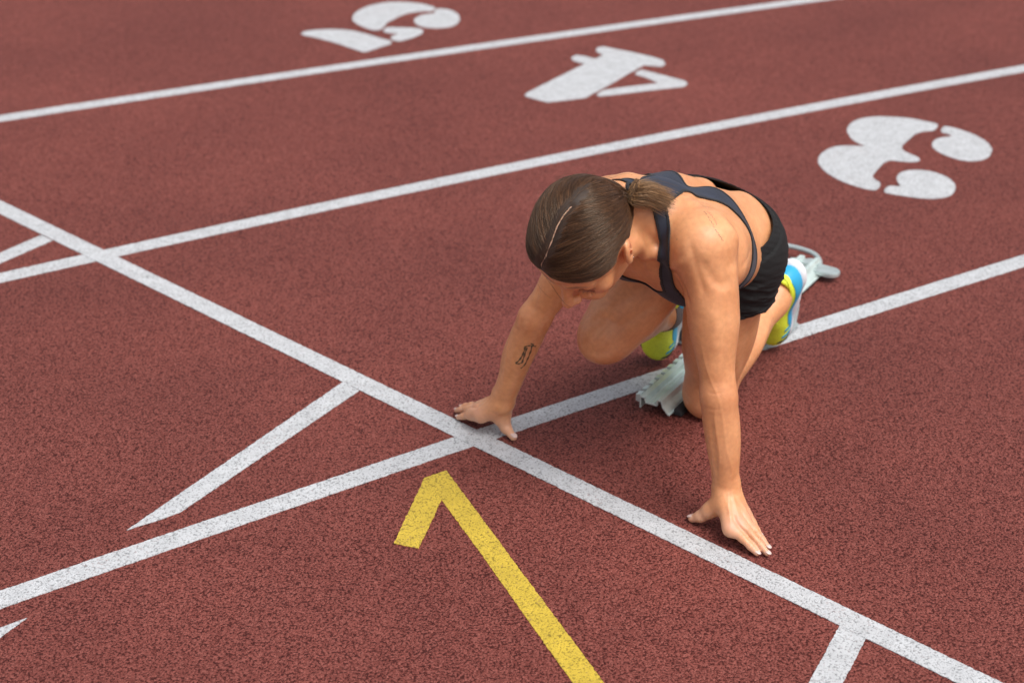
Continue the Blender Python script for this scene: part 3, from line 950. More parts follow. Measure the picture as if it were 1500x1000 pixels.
# ---- body mesh with its colour attribute
body = mesh_obj('body', BV, BF, M_skin)
flush = np.zeros(len(BV)); pale = np.zeros(len(BV)); brow = np.zeros(len(BV))
for q in Lmc + Rmc:
    flush = np.maximum(flush, .42 * spot(BV, V3(q) + V3(0, 0, .012), .016))
for q in (EL, ER):
    flush = np.maximum(flush, .16 * spot(BV, q, .06))
for q in (KL, KR):
    flush = np.maximum(flush, .40 * spot(BV, q, .075))
for q in (HP(.045, .08, -.045), HP(-.045, .08, -.045)):
    flush = np.maximum(flush, .45 * spot(BV, q, .032))
flush = np.maximum(flush, .50 * spot(BV, HP(0, .12, -.055), .020))
flush = np.maximum(flush, .75 * spot(BV, HP(0, .100, -.087), .020))
for s in (1, -1):
    flush = np.maximum(flush, .55 * spot(BV, HP(.076 * s, -.008, -.015), .030))
for W_, pts in ((WL, Lmc + Ltp + [Lth[3], Lth[2]]), (WR, Rmc + Rtp + [Rth[3], Rth[2]])):
    for q in pts:
        pale = np.maximum(pale, .55 * spot(BV, V3(q), .045))
HX = (BV - HO) @ hax.T / HS
for s in (1, -1):
    P_ = np.array([HP(.012 * s, .0935, .0085), HP(.030 * s, .0900, .0135), HP(.052 * s, .0750, .0085)])
    brow = np.maximum(brow, .95 * np.clip(1 - path_dist(BV, P_) / .0060, 0, 1) ** .5)
    P_ = np.array([HP(.020 * s, .0865, -.0225), HP(.032 * s, .0890, -.0245), HP(.046 * s, .0800, -.0215)])
    brow = np.maximum(brow, .8 * np.clip(1 - path_dist(BV, P_) / .0035, 0, 1))
PART = np.array([(-.0225, .081, .060), (-.0200, .077, .069), (-.0120, .064, .084), (-.0075, .040, .095), (-.0060, .014, .101), (-.0010, -.010, .102), (.0040, -.024, .101)])
PARTW = np.array([HP(*q) for q in PART])
_b = BVHTree.FromPolygons([tuple(v) for v in BV.tolist()], [tuple(f) for f in BF.tolist()])
on_near = lambda q: np.array(_b.find_nearest(Vector(q))[0])
PARTW = np.array([np.array(_b.find_nearest(Vector(q))[0]) for q in PARTW])
pd = path_dist(BV, PARTW)
pale = np.maximum(pale, .7 * np.clip(1.6 - pd / .004, 0, 1))

for q_ in ((.335, 2.845, .590), (.300, 2.868, .600), (.262, 2.775, .560)):
    brow = np.maximum(brow, .7 * np.clip(1 - np.linalg.norm(BV - on_near(q_), axis=1) / .0026, 0, 1))
ca = body.data.color_attributes.new('flush', 'FLOAT_COLOR', 'POINT')
ca.data.foreach_set('color', np.stack([flush, pale, brow, np.ones(len(BV))], 1).astype(np.float32).ravel())
attach(body, person)
bvh = BVHTree.FromPolygons([tuple(v) for v in BV.tolist()], [tuple(f) for f in BF.tolist()])

def on_skin(p, off=0.):
    h = bvh.find_nearest(Vector(p))
    return np.array(h[0]) + np.array(h[1]) * off, np.array(h[1])

_E = np.unique(np.sort(np.concatenate([BF[:, [i, (i + 1) % 4]] for i in range(4)]), 1), axis=0)
_deg = np.maximum(np.bincount(_E.ravel(), minlength=len(BV)), 1)
def smooth_scalar(f, it):
    f = np.clip(f, -.05, .05)
    for _ in range(it):
        s_ = np.bincount(_E[:, 0], f[_E[:, 1]], len(f)) + np.bincount(_E[:, 1], f[_E[:, 0]], len(f))
        f = .4 * f + .6 * s_ / _deg
    return f

def garment(name, phi, off, th, mat, smooth=0, parent=None, disp=None, sphi=0):
    if sphi:
        phi = smooth_scalar(phi, sphi)
    sel = phi < .02
    keepT = BT[sel[BT].all(1)]
    used = np.unique(keepT)
    mp = np.full(len(BV), -1); mp[used] = np.arange(len(used))
    V, T = BV[used], mp[keepT]
    ph = phi[used]
    Nn = BN[used]
    o_ = off if np.isscalar(off) else off[used]
    V = V + Nn * (o_[:, None] if not np.isscalar(o_) else o_)
    if smooth:
        V = laplacian(V, T, smooth, .5)
    if disp is not None:
        V = V + Nn * disp(V)[:, None]
    V2, T2, _ = clip(V, T, ph)
    V3_, T3 = shell(V2, T2, th)
    o = mesh_obj(name, V3_, T3, mat)
    return attach(o, parent or person)

# ---- racerback top
TX = (BV - M) @ tor.T            # torso coordinates l, d, t
armmask = np.ones(len(BV), bool)
for S_, E_ in ((SL, EL), (SR, ER)):
    ax = nrm(E_ - S_)
    q = (BV - S_) @ ax
    rr = np.linalg.norm((BV - S_) - q[:, None] * ax, axis=1)
    armmask &= ~((q > .045) & (rr < .058))
headmask = ((BV - HO) @ hu > -.16) | (np.linalg.norm(BV - HO, axis=1) > .19)
def on_path(P, W, m=5):
    """the path densified and laid on the skin, in torso coordinates"""
    P = np.array(P, float); W = np.array(W, float)
    k = np.arange(len(P)); kk = np.linspace(0, len(P) - 1, (len(P) - 1) * m + 1)
    Q = np.stack([np.interp(kk, k, P[:, c_]) for c_ in range(3)], 1)
    w = np.interp(kk, k, W)
    for _ in range(3):
        Q[1:-1] = Q[1:-1] * .4 + (Q[:-2] + Q[2:]) * .3
        Q[1:-1] = Q[1:-1] * .4 + (Q[:-2] + Q[2:]) * .3
        Q = np.array([(on_skin(M + q @ tor)[0] - M) @ tor.T for q in Q])
    return Q, w
def both(P, W):
    Q, w = on_path(P, W)
    d = path_dist(TX, Q, w)
    Q, w = on_path(np.array(P, float) * [-1, 1, 1], W)
    return np.minimum(d, path_dist(TX, Q, w))
strapP = [(-.012, .060, .066), (.003, .047, .083), (.012, .036, .087), (.022, .020, .087), (.035, -.001, .080), (.048, -.020, .071), (.057, -.050, .059), (.058, -.086, .018), (.062, -.108, -.016), (.070, -.118, -.034)]
strapW = [.024, .020, .0155, .0130, .0120, .0115, .0115, .0118, .0125, .016]
bandP = [(0, .078, -.020), (.024, .080, -.045), (.049, .081, -.072), (.071, .077, -.098), (.092, .064, -.118), (.109, .044, -.130), (.124, .015, -.136), (.132, -.03, -.136), (.128, -.07, -.140), (.10, -.11, -.145), (.05, -.13, -.155), (0, -.13, -.155)]
bandW = [.044, .036, .027, .0215, .0190, .0190, .022, .024, .03, .035, .035, .035]
phi = np.minimum(both(strapP, strapW), both(bandP, bandW))
phi = np.minimum(phi, path_dist(TX, [(0, .060, .066), (0, .070, .035), (0, .076, -.03)], [.036, .034, .044]))
al = np.abs(TX[:, 0])
tn = np.interp(al, [0, .03, .055, .075, .095, .14], [-.060, -.050, -.026, -.012, -.055, -.11])
phi = np.minimum(phi, np.maximum.reduce([TX[:, 2] - tn, -(TX[:, 2] + .17), TX[:, 1] + .050, al - .13]))
phi[~(armmask & headmask)] = .05
phi[TX[:, 2] < -.22] = .05
phi = smooth_scalar(phi, 14)
garment('sports_top', phi, .0024, .0026, M_bra, 26)
garment('top_edging', np.maximum(phi - .0008, -(phi + .0042)), .0034, .0022, M_trim, 26)

# ---- shorts
def shorts():
    P = [ell(HM - dd_ * .005, (.145, .102, .11), tor, .03),
         ell(HL_ - tt * .030 + dd_ * .012 - ll * .003, (.082, .084, .088), tor, .05),
         ell(HR_ - tt * .030 + dd_ * .006 + ll * .003, (.082, .082, .088), tor, .05),
         cone(HM + tt * .03 + dd_ * .016, HM + tt * .15 + dd_ * .016, .124, .118, .05, dd_, .78)]
    for H_, K_, sd in ((HL_, KL, 1), (HR_, KR, -1)):
        th = nrm(K_ - H_)
        P.append(cone(H_, H_ + th * .24, .086, .083, .045))
        P.append(cone(H_ + th * .02 + ll * .012 * sd, H_ + th * .24 + ll * .010 * sd, .074, .074, .04))
    V, F = mesh_field([P], max(VOX, .003))
    V = laplacian(V, F, 4, .5)
    T = tri(F)
    N_ = vnormals(V, T)
    X = (V - HM) @ tor.T
    # wrinkles: long soft folds pulled round the hip plus fine creases near the hem
    f = np.zeros(len(V))
    r_ = random.Random(3)
    for i in range(12):
        a = r_.uniform(-.5, .5)
        k = r_.uniform(90, 210)
        dirv = nrm(-(th_mid := nrm((KL - HL_) + (KR - HR_))) * math.cos(a) + ll * math.sin(a) * .8 + dd_ * r_.uniform(-.5, .5))
        ph = r_.uniform(0, 6.3)
        warp = .9 * np.sin(V @ (ll * 22 + dd_ * 17) + ph * 2) + .7 * np.sin(V @ (dd_ * 31 - tt * 12) + ph)
        env = .5 + .5 * np.sin(V @ (ll * r_.uniform(10, 24) + tt * r_.uniform(-14, 14)) + ph * 3)
        s_ = np.sin(V @ dirv * k + warp + ph)
        f += (1 - np.abs(s_)) ** 2 * env * r_.uniform(.4, 1.)
    f = (f / 3.2 - .5)
    below = smoothstep(-.02, .06, np.maximum((V - HL_) @ nrm(KL - HL_), (V - HR_) @ nrm(KR - HR_)))
    V = V + N_ * (f * (.0022 + .0075 * below))[:, None]
    # gathered waistband
    tl = X[:, 2]
    X3 = (V - M) @ tor.T
    wst = np.clip(-.272 + .93 * (.095 - X3[:, 1]), -.30, -.165)
    wphi = X3[:, 2] - wst
    band = smoothstep(-.030, -.026, wphi)
    ga = np.sin(np.arctan2(X3[:, 0], X3[:, 1] + .01) * 85) * .0004
    V = V - N_ * (band * (.0035 - ga) + .002 * np.exp(-((wphi + .027) / .0025) ** 2))[:, None]
    phs = []
    for H_, K_, cut in ((HL_, KL, .094), (HR_, KR, .120)):
        th = nrm(K_ - H_)
        q = (V - H_) @ th
        phs.append(q - cut + .002 * np.sin(V @ ll * 30))
    dL = np.linalg.norm(np.cross(V - HL_, nrm(KL - HL_)), axis=1)
    dR = np.linalg.norm(np.cross(V - HR_, nrm(KR - HR_)), axis=1)
    hem = np.where(dL < dR + .02, phs[0], phs[1])
    phi_ = np.maximum(wphi, hem)
    V2, T2, used = clip(V, T, phi_)
    VV, TT = shell(V2, T2, .0022)
    o = attach(mesh_obj('shorts', VV, TT, M_short), person)
    # drawn hem line: a narrow doubled strip
    for sgn in (1, -1):
        ph2 = np.maximum.reduce([hem, -(hem + .011), wphi, sgn * (dL - dR - .02)])
        V4, T4, _ = clip(V + N_ * .0009, T, ph2)
        VV, TT = shell(V4, T4, .0012)
        attach(mesh_obj('hem', VV, TT, M_short), o)
    return o
shorts_o = shorts()

# ---- hair
def hair_rows():
    """hair region in head coordinates: negative inside"""
    f, u, l_ = HX[:, 1], HX[:, 2], np.abs(HX[:, 0])
    uh = np.interp(f, [-.12, -.075, -.045, -.02, .004, .012, .030, .050, .066, .078, .088, .12], [-.020, -.030, -.034, -.028, -.004, .002, .002, .018, .030, .041, .047, .047])
    uh = uh + .010 * np.exp(-((HX[:, 0] + .021) / .012) ** 2) * (f > .04)     # little point at the parting
    ph = uh - u
    far = (np.linalg.norm(HX * [1 / .098, 1 / .125, 1 / .115], axis=1) - 1) * .1
    ear = np.zeros(len(BV))
    ph = np.maximum(ph, far)
    for s in (1, -1):
        e = np.linalg.norm((BV - HP(.078 * s, .006, -.018)) @ hax.T * [1, 1, .62], axis=1)
        ph = np.maximum(ph, .0245 - e)
    return ph
hphi = hair_rows()
thick = np.interp(-hphi, [0, .012, .035, .07], [.0008, .0030, .0050, .0062]) * np.interp(HX[:, 1], [-.08, -.03], [.45, 1.])
thick = thick * (.25 + .75 * smoothstep(.0, .010, pd))
M_cap = simple('hair_underlayer', (.034, .017, .009), .55, colvar=.3, scale=90)
hair = garment('hair', np.maximum(hphi, .0013 - pd), thick, .0015, M_cap, 3)
hm_ = hair.data
HVv = np.empty(len(hm_.vertices) * 3); hm_.vertices.foreach_get('co', HVv); HVv = HVv.reshape(-1, 3)
cap_bvh = BVHTree.FromPolygons([tuple(v) for v in HVv[:].tolist()], [tuple(p.vertices) for p in hm_.polygons])

TIE = HP(.028, -.086, -.034)
def strand_material(name, dark, light, rough=.34):
    m, nt, b, N, L = new_mat(name)
    at = N.new('ShaderNodeAttribute'); at.attribute_name = 'tone'
    c = ramp(N, [(0, dark), (.45, tuple(d * .55 + l * .3 for d, l in zip(dark, light))), (1, light)])
    L.new(at.outputs['Fac'], c.inputs[0]); L.new(c.outputs[0], b.inputs['Base Color'])
    b.inputs['Roughness'].default_value = rough
    b.inputs['Specular Tint'].default_value = (1., .86, .70, 1)
    b.inputs['Specular IOR Level'].default_value = .6
    return m
M_hair = strand_material('brown_hair', (.024, .0095, .0044), (.165, .074, .033))
M_tail = strand_material('light_brown_hair', (.070, .032, .014), (.50, .275, .125))

def make_strands(name, paths, radii, tones, mat, parent):
    """paths: list of (n,3) arrays -> one hair object of thin three-sided tubes"""
    hc = bpy.data.hair_curves.new(name)
    hc.add_curves([len(p) for p in paths])
    pos = np.concatenate(paths).astype(np.float32)
    hc.attributes['position'].data.foreach_set('vector', pos.ravel())
    ra = hc.attributes.get('radius') or hc.attributes.new('radius', 'FLOAT', 'POINT')
    ra.data.foreach_set('value', np.concatenate(radii).astype(np.float32))
    ta = hc.attributes.new('tone', 'FLOAT', 'CURVE')
    ta.data.foreach_set('value', np.array(tones, np.float32))
    hc.materials.append(mat)
    o = link(bpy.data.objects.new(name, hc))
    o['kind'] = 'stuff'
    return attach(o, parent)

def comb():
    r_ = np.random.default_rng(5)
    inside = np.where((hphi < -.001) & (pd > .0017))[0]
    paths, radii, tones = [], [], []
    A = nrm(PARTW[-1] - PARTW[0])
    nroot = 13000
    # roots: dense along hairline and parting, thinner elsewhere
    wgt = np.exp(hphi[inside] / .012) * 1.6 + np.exp(-pd[inside] / .008) * 3.5 + .7 + 3. * (np.linalg.norm(BV[inside] - PARTW[-1], axis=1) < .035)
    wgt /= wgt.sum()
    roots = inside[r_.choice(len(inside), nroot, p=wgt)]
    crown = inside[(HX[inside, 1] < PART[-1, 1] + .012) & (np.abs(HX[inside, 0] - PART[-1, 0]) < .045) & (HX[inside, 2] > .02)]
    roots = np.concatenate([roots, r_.choice(crown, 3500)])
    tieh = np.array([.010, -.100, -.030])
    for i in roots:
        p = BV[i] + r_.normal(0, .0008, 3)
        nrm_ = BN[i]
        # which side of the parting
        hx_ = (p - HO) @ hax.T / HS
        pl = np.interp(hx_[1], PART[::-1, 1], PART[::-1, 0])
        side = 1. if hx_[0] > pl else -1.
        behind = smoothstep(-.02, -.07, hx_[1])
        pts = [p]
        d0 = hl * side * (1 - behind) * .9 - hf * .35
        lift = 0.
        dist_p = pd[i]
        tone = np.clip(r_.beta(1.6, 3.2) + .16 * math.sin(hx_[1] * 420 + hx_[0] * 95) + .12 * math.sin(hx_[1] * 190 - hx_[2] * 150), 0, 1)
        steps = 40
        cur = p.copy()
        jit = r_.normal(0, .0012)
        target = TIE + hl * side * r_.uniform(-.004, .016) + hu * r_.normal(0, .010)
        hgt = .0004 + abs(r_.normal(0, .0007))
        for k in range(steps):
            to = target - cur
            D_ = np.linalg.norm(to)
            if D_ < .012: break
            to = to / D_
            w = math.exp(-k / 5.5) * (1.2 if dist_p < .03 else .7)
            d = to + d0 * w
            hit = cap_bvh.find_nearest(Vector(cur))
            n_ = np.array(hit[1])
            n_ = n_ if n_ @ (cur - HO) > 0 else -n_
            d = d - n_ * (d @ n_)
            d = nrm(d)
            step = min(.0075, D_ * .5)
            cur = cur + d * step
            hit = cap_bvh.find_nearest(Vector(cur))
            if hit[0] is None: break
            q = np.array(hit[0]); n_ = q - HO
            n_ = np.array(hit[1]); n_ = n_ if n_ @ (q - HO) > 0 else -n_
            g = hgt * min(1, (k + 1) / 4.)
            cur = q + n_ * g
            pts.append(cur.copy())
        if len(pts) < 4: continue
        pts.append(target)
        P_ = np.array(pts)
        P_[1:-1] = P_[1:-1] * .5 + (P_[:-2] + P_[2:]) * .25
        paths.append(P_)
        n = len(P_)
        radii.append(np.interp(np.arange(n), [0, 2, n - 1], [.00018, .00032, .00030]))
        tones.append(tone)
    for i in r_.choice(inside, 150):                   # flyaways
        n_ = BN[i]
        p = BV[i] + n_ * .006
        d = TIE - p; d = d - n_ * (d @ n_) + r_.normal(0, .03, 3); d = nrm(d)
        L_ = r_.uniform(.015, .05); h_ = r_.uniform(.001, .004)
        t = np.linspace(0, 1, 8)[:, None]
        Q = p + d * L_ * t + n_ * (h_ * np.sin(t * 3.1) - .5 * t * t * L_ * L_ / .09)
        paths.append(Q); radii.append(np.full(8, .00010)); tones.append(r_.uniform(.3, 1))
    make_strands('combed_strands', paths, radii, tones, M_hair, hair)
comb()

# ---- ponytail
def ponytail():
    r_ = np.random.default_rng(11)
    ctrl = [TIE, TIE - hf * .016 + hu * .004 + hl * .016, V3(.2060, 2.806, .628), V3(.2330, 2.810, .624), V3(.2740, 2.812, .606)]
    ctrl = [np.array(c_) for c_ in ctrl]
    t_ = np.linspace(0, 1, 14)
    def spline(C_, t):
        n = len(C_) - 1
        x = t * n; i = np.minimum(x.astype(int), n - 1); f = (x - i)[:, None]
        C_ = np.array(C_)
        p0 = C_[np.maximum(i - 1, 0)]; p1 = C_[i]; p2 = C_[i + 1]; p3 = C_[np.minimum(i + 2, n)]
        return .5 * ((2 * p1) + (-p0 + p2) * f + (2 * p0 - 5 * p1 + 4 * p2 - p3) * f ** 2 + (-p0 + 3 * p1 - 3 * p2 + p3) * f ** 3)
    side = nrm(np.cross(ctrl[-1] - ctrl[1], dd_)); upv = dd_
    spread = np.interp(t_, [0, .12, .35, .7, 1], [.009, .018, .028, .036, .034])
    paths, radii, tones = [], [], []
    for i in range(2600):
        a, b = r_.normal(0, .5, 2)
        a = np.clip(a, -1.1, 1.1); b = np.clip(b, -1., 1.)
        L_ = r_.uniform(.42, 1.0) ** .7
        P_ = spline(ctrl, np.clip(t_ * L_, 0, 1))
        sp = np.interp(t_ * L_, np.linspace(0, 1, 14), spread)
        tip_ = r_.normal(0, .0045, 3)
        wob = np.sin(t_ * r_.uniform(2, 5) + r_.uniform(0, 6)) * .0012
        P_ = P_ + tip_ * (t_ ** 2)[:, None] + side * (a * sp + wob * t_)[:, None] + upv * (b * sp * .55)[:, None]
        paths.append(P_)
        radii.append(np.interp(t_, [0, .7, 1], [.00030, .00028, .00010]))
        tones.append(np.clip(r_.beta(1.8, 2.8) + .22 * math.sin(a * 9 + b * 4) + .1 * (b > .3), 0, 1))
    tail = make_strands('ponytail', paths, radii, tones, M_tail, hair)
    # hair tie: a small ribbed ring
    bm = bmesh.new()
    ring = []
    ax = nrm(ctrl[1] - ctrl[0]); u_ = nrm(np.cross(ax, hu)); v_ = np.cross(ax, u_)
    c0 = ctrl[0] * .35 + ctrl[1] * .65
    for i in range(28):
        th = i / 28 * 2 * math.pi
        row = []
        for j in range(8):
            ph = j / 8 * 2 * math.pi
            rr = .0105 + .0028 * math.cos(ph)
            row.append(bm.verts.new(tuple(c0 + (u_ * math.cos(th) + v_ * math.sin(th)) * rr + ax * .0038 * math.sin(ph))))
        ring.append(row)
    for i in range(28):
        for j in range(8):
            bm.faces.new((ring[i][j], ring[(i + 1) % 28][j], ring[(i + 1) % 28][(j + 1) % 8], ring[i][(j + 1) % 8]))
    me = bpy.data.meshes.new('hair_tie'); bm.to_mesh(me); bm.free(); me.materials.append(M_trim)
    attach(link(bpy.data.objects.new('hair_tie', me)), hair)
ponytail()

def loose_hairs():
    """a few fine hairs hanging over brow and nose, nape wisps and the near lashes"""
    r_ = np.random.default_rng(23)
    paths, radii, tones = [], [], []
    def arc(pts, n=12, r=.00022):
        P_ = np.array([HP(*p) for p in pts])
        k = np.linspace(0, len(P_) - 1, n)
        Q = np.stack([np.interp(k, np.arange(len(P_)), P_[:, i]) for i in range(3)], 1)
        for _ in range(3):
            Q[1:-1] = Q[1:-1] * .4 + (Q[:-2] + Q[2:]) * .3
        paths.append(Q); radii.append(np.linspace(r, r * .4, n)); tones.append(.1)
    arc([(-.052, .070, .036), (-.056, .088, .018), (-.050, .106, -.004), (-.034, .118, -.018), (-.022, .122, -.028)], r=.00020)
    arc([(-.020, .095, .030), (-.006, .112, -.010), (.004, .124, -.034), (.020, .122, -.046)], r=.00016)
    arc([(-.016, .097, .024), (-.002, .116, -.016), (.010, .126, -.040), (.024, .120, -.048)], r=.00014)
    arc([(.060, .045, .012), (.068, .040, -.004), (.072, .030, -.018)], r=.00022)
    for i in range(0):
        a = HP(.062 - r_.uniform(0, .03), -.045 - r_.uniform(0, .02), -.045 - r_.uniform(0, .012))
        p = on_skin(a, .0015)[0]
        d = nrm(-hu * .8 - hf * r_.uniform(-.3, .6) + hl * r_.uniform(-.2, .5))
        Q = [p]
        for k in range(7):
            d = nrm(d + r_.normal(0, .18, 3))
            Q.append(Q[-1] + d * r_.uniform(.001, .0035))
        paths.append(np.array(Q)); radii.append(np.linspace(.0002, .00008, 8)); tones.append(.4)
    make_strands('loose_hair', paths, radii, tones, M_hair, hair)
    paths, radii, tones = [], [], []
    for s in (1, -1):
        for i in range(26):
            x = .019 + .027 * i / 25
            b0 = HP(x * s, .0875 - .25 * abs(x - .031) , -.0265)
            b0 = on_skin(b0, .0003)[0]
            dr = nrm(hf * .75 - hu * .65 + hl * s * (x - .030) * 22)
            L_ = .0095 + .002 * math.sin(i)
            Q = [b0 + dr * L_ * t + hu * (.0028 * t * t) for t in np.linspace(0, 1, 5)]
            paths.append(np.array(Q)); radii.append(np.linspace(.00030, .00008, 5)); tones.append(0.)
    make_strands('eyelashes', paths, radii, tones, strand_material('dark_lash', (.012, .008, .006), (.02, .012, .01)), body)
loose_hairs()

# ---- stud in the near ear
def small_ball(name, c, R, ax, mat, parent, seg=10):
    bm = bmesh.new()
    bmesh.ops.create_uvsphere(bm, u_segments=seg, v_segments=max(6, seg * 2 // 3), radius=1.)
    for v in bm.verts:
        q = np.array(v.co) * R
        v.co = tuple(c + q[0] * ax[0] + q[1] * ax[1] + q[2] * ax[2])
    me = bpy.data.meshes.new(name); bm.to_mesh(me); bm.free()
    me.polygons.foreach_set('use_smooth', [True] * len(me.polygons))
    me.materials.append(mat)
    return attach(link(bpy.data.objects.new(name, me)), parent)
lobe = HP(.0725, .016, -.044) + nrm(hl * .86 - hf * .42 + hu * .2) * .0115 + hu * .003
stud = small_ball('ear_stud', lobe, (.0030, .0030, .0030), hax, M_stud, person)
for k in range(4):
    a = k * math.pi / 2 + .4
    small_ball('stone', lobe + (hf * math.cos(a) + hu * math.sin(a)) * .0026 + hl * .0008, (.0017,) * 3, hax, M_stud, stud, 6)

# ---- finger nails
for tips, mcps, th in ((Ltp, Lmc, Lth), (Rtp, Rmc, Rth)):
    for i, (t_, m_) in enumerate(list(zip(tips, mcps)) + [(th[3], th[2])]):
        t_ = V3(t_); m_ = V3(m_)
        f = nrm(t_ - m_); f = nrm(f * [1, 1, .75])
        sd_ = nrm(np.cross(f, V3(0, 0, 1)))
        up = np.cross(sd_, f)
        rr = (.0062, .0064, .0060, .0054, .0078)[i]
        c_ = t_ + f * .0022
        h = bvh.ray_cast(Vector(c_ + up * .03), Vector(-up))
        if h[0] is None:
            h = bvh.find_nearest(Vector(c_ + up * .006))
        c_ = np.array(h[0]) - up * .0007 - f * .0035
        small_ball('fingernail', c_ + f * .0012, (rr * .80, rr * 1.18, .0019), np.array([sd_, f, up]), M_nail, body, 14)

# ---- tattoos: ink strokes lying on the skin
def ink(name, lines, w, mat, off=.00045):
    Vs, Fs = [], []
    for P_ in lines:
        P_ = np.array(P_, float)
        k = np.linspace(0, len(P_) - 1, (len(P_) - 1) * 4 + 1)
        Q = np.stack([np.interp(k, np.arange(len(P_)), P_[:, i]) for i in range(3)], 1)
        for _ in range(2):
            Q[1:-1] = Q[1:-1] * .5 + (Q[:-2] + Q[2:]) * .25
        S_ = [on_skin(q, off) for q in Q]
        b = len(Vs)
        for i, (q, n_) in enumerate(S_):
            t = S_[min(i + 1, len(S_) - 1)][0] - S_[max(i - 1, 0)][0]
            sd_ = nrm(np.cross(n_, t)) * w * (.75 + .35 * math.sin(i * 1.3))
            Vs += [q + sd_, q - sd_]
        for i in range(len(S_) - 1):
            Fs.append((b + 2 * i, b + 2 * i + 1, b + 2 * i + 3, b + 2 * i + 2))
    o = mesh_obj(name, Vs, Fs, mat)
    return attach(o, person)
ink('forearm_tattoo', [
    [(.0233, 3.012, .2304), (.0296, 3.0105, .2334), (.0358, 3.0105, .2337), (.0424, 3.0128, .2313), (.0474, 3.0161, .2284)],
    [(.0244, 3.0117, .2309), (.0231, 3.0145, .2202), (.0194, 3.0182, .2084), (.0143, 3.0219, .1981), (.0062, 3.0266, .1882)],
    [(.0057, 3.0266, .1888), (.0103, 3.0259, .1869), (.0155, 3.0246, .1886), (.0218, 3.0235, .1921)],
    [(.0387, 3.0107, .2346), (.0377, 3.0152, .2215), (.0343, 3.0197, .2079), (.0304, 3.0235, .1963), (.0259, 3.0279, .1833), (.0172, 3.0294, .1754)],
    [(.0285, 3.0117, .2290), (.0257, 3.0153, .2166), (.0223, 3.0196, .2031), (.0198, 3.0237, .1913)],
    [(.0358, 3.0093, .2379), (.0404, 3.01, .2375), (.0416, 3.0119, .2327)]], .0018, M_ink)
def scribble(p0, p1, n, amp, seed):
    r_ = random.Random(seed)
    p0 = V3(p0); p1 = V3(p1); t = p1 - p0
    s_ = nrm(np.cross(t, dd_))
    out, cur = [], []
    for i in range(n):
        a = i / (n - 1)
        cur.append(p0 + t * a + s_ * amp * math.sin(i * 2.1 + r_.uniform(-.6, .6)) + nrm(t) * r_.uniform(-1, 1) * amp * .7)
        if r_.random() < .13 and len(cur) > 2:
            out.append(cur); cur = []
    if len(cur) > 1: out.append(cur)
    return out
ink('shoulder_tattoo', scribble((.3284, 2.8176, .5908), (.3436, 2.777, .5788), 22, .0022, 1) + scribble((.3445, 2.775, .578), (.3594, 2.7643, .5591), 16, .0030, 2), .00045, M_inkfaint)
ink('shoulder_tattoo', scribble((.3356, 2.8188, .5903), (.3499, 2.7835, .5811), 20, .0020, 4), .00045, M_inkred)

# ------------------------------------------------------------------ shoes
M_lime = simple('lime_mesh', (.78, .92, .06), .6, bump=(900, .4, .0008), colvar=.10, scale=300)
M_blue = simple('blue_overlay', (.03, .38, .66), .45, bump=(700, .2, .0005))
M_sole = simple('white_foam', (.80, .82, .86), .5)
M_liner = simple('dark_liner', (.05, .05, .055), .9)
M_sock = simple('grey_sock', (.16, .14, .14), .9, bump=(1500, .5, .001))
M_tread = simple('grey_rubber', (.10, .10, .11), .7)

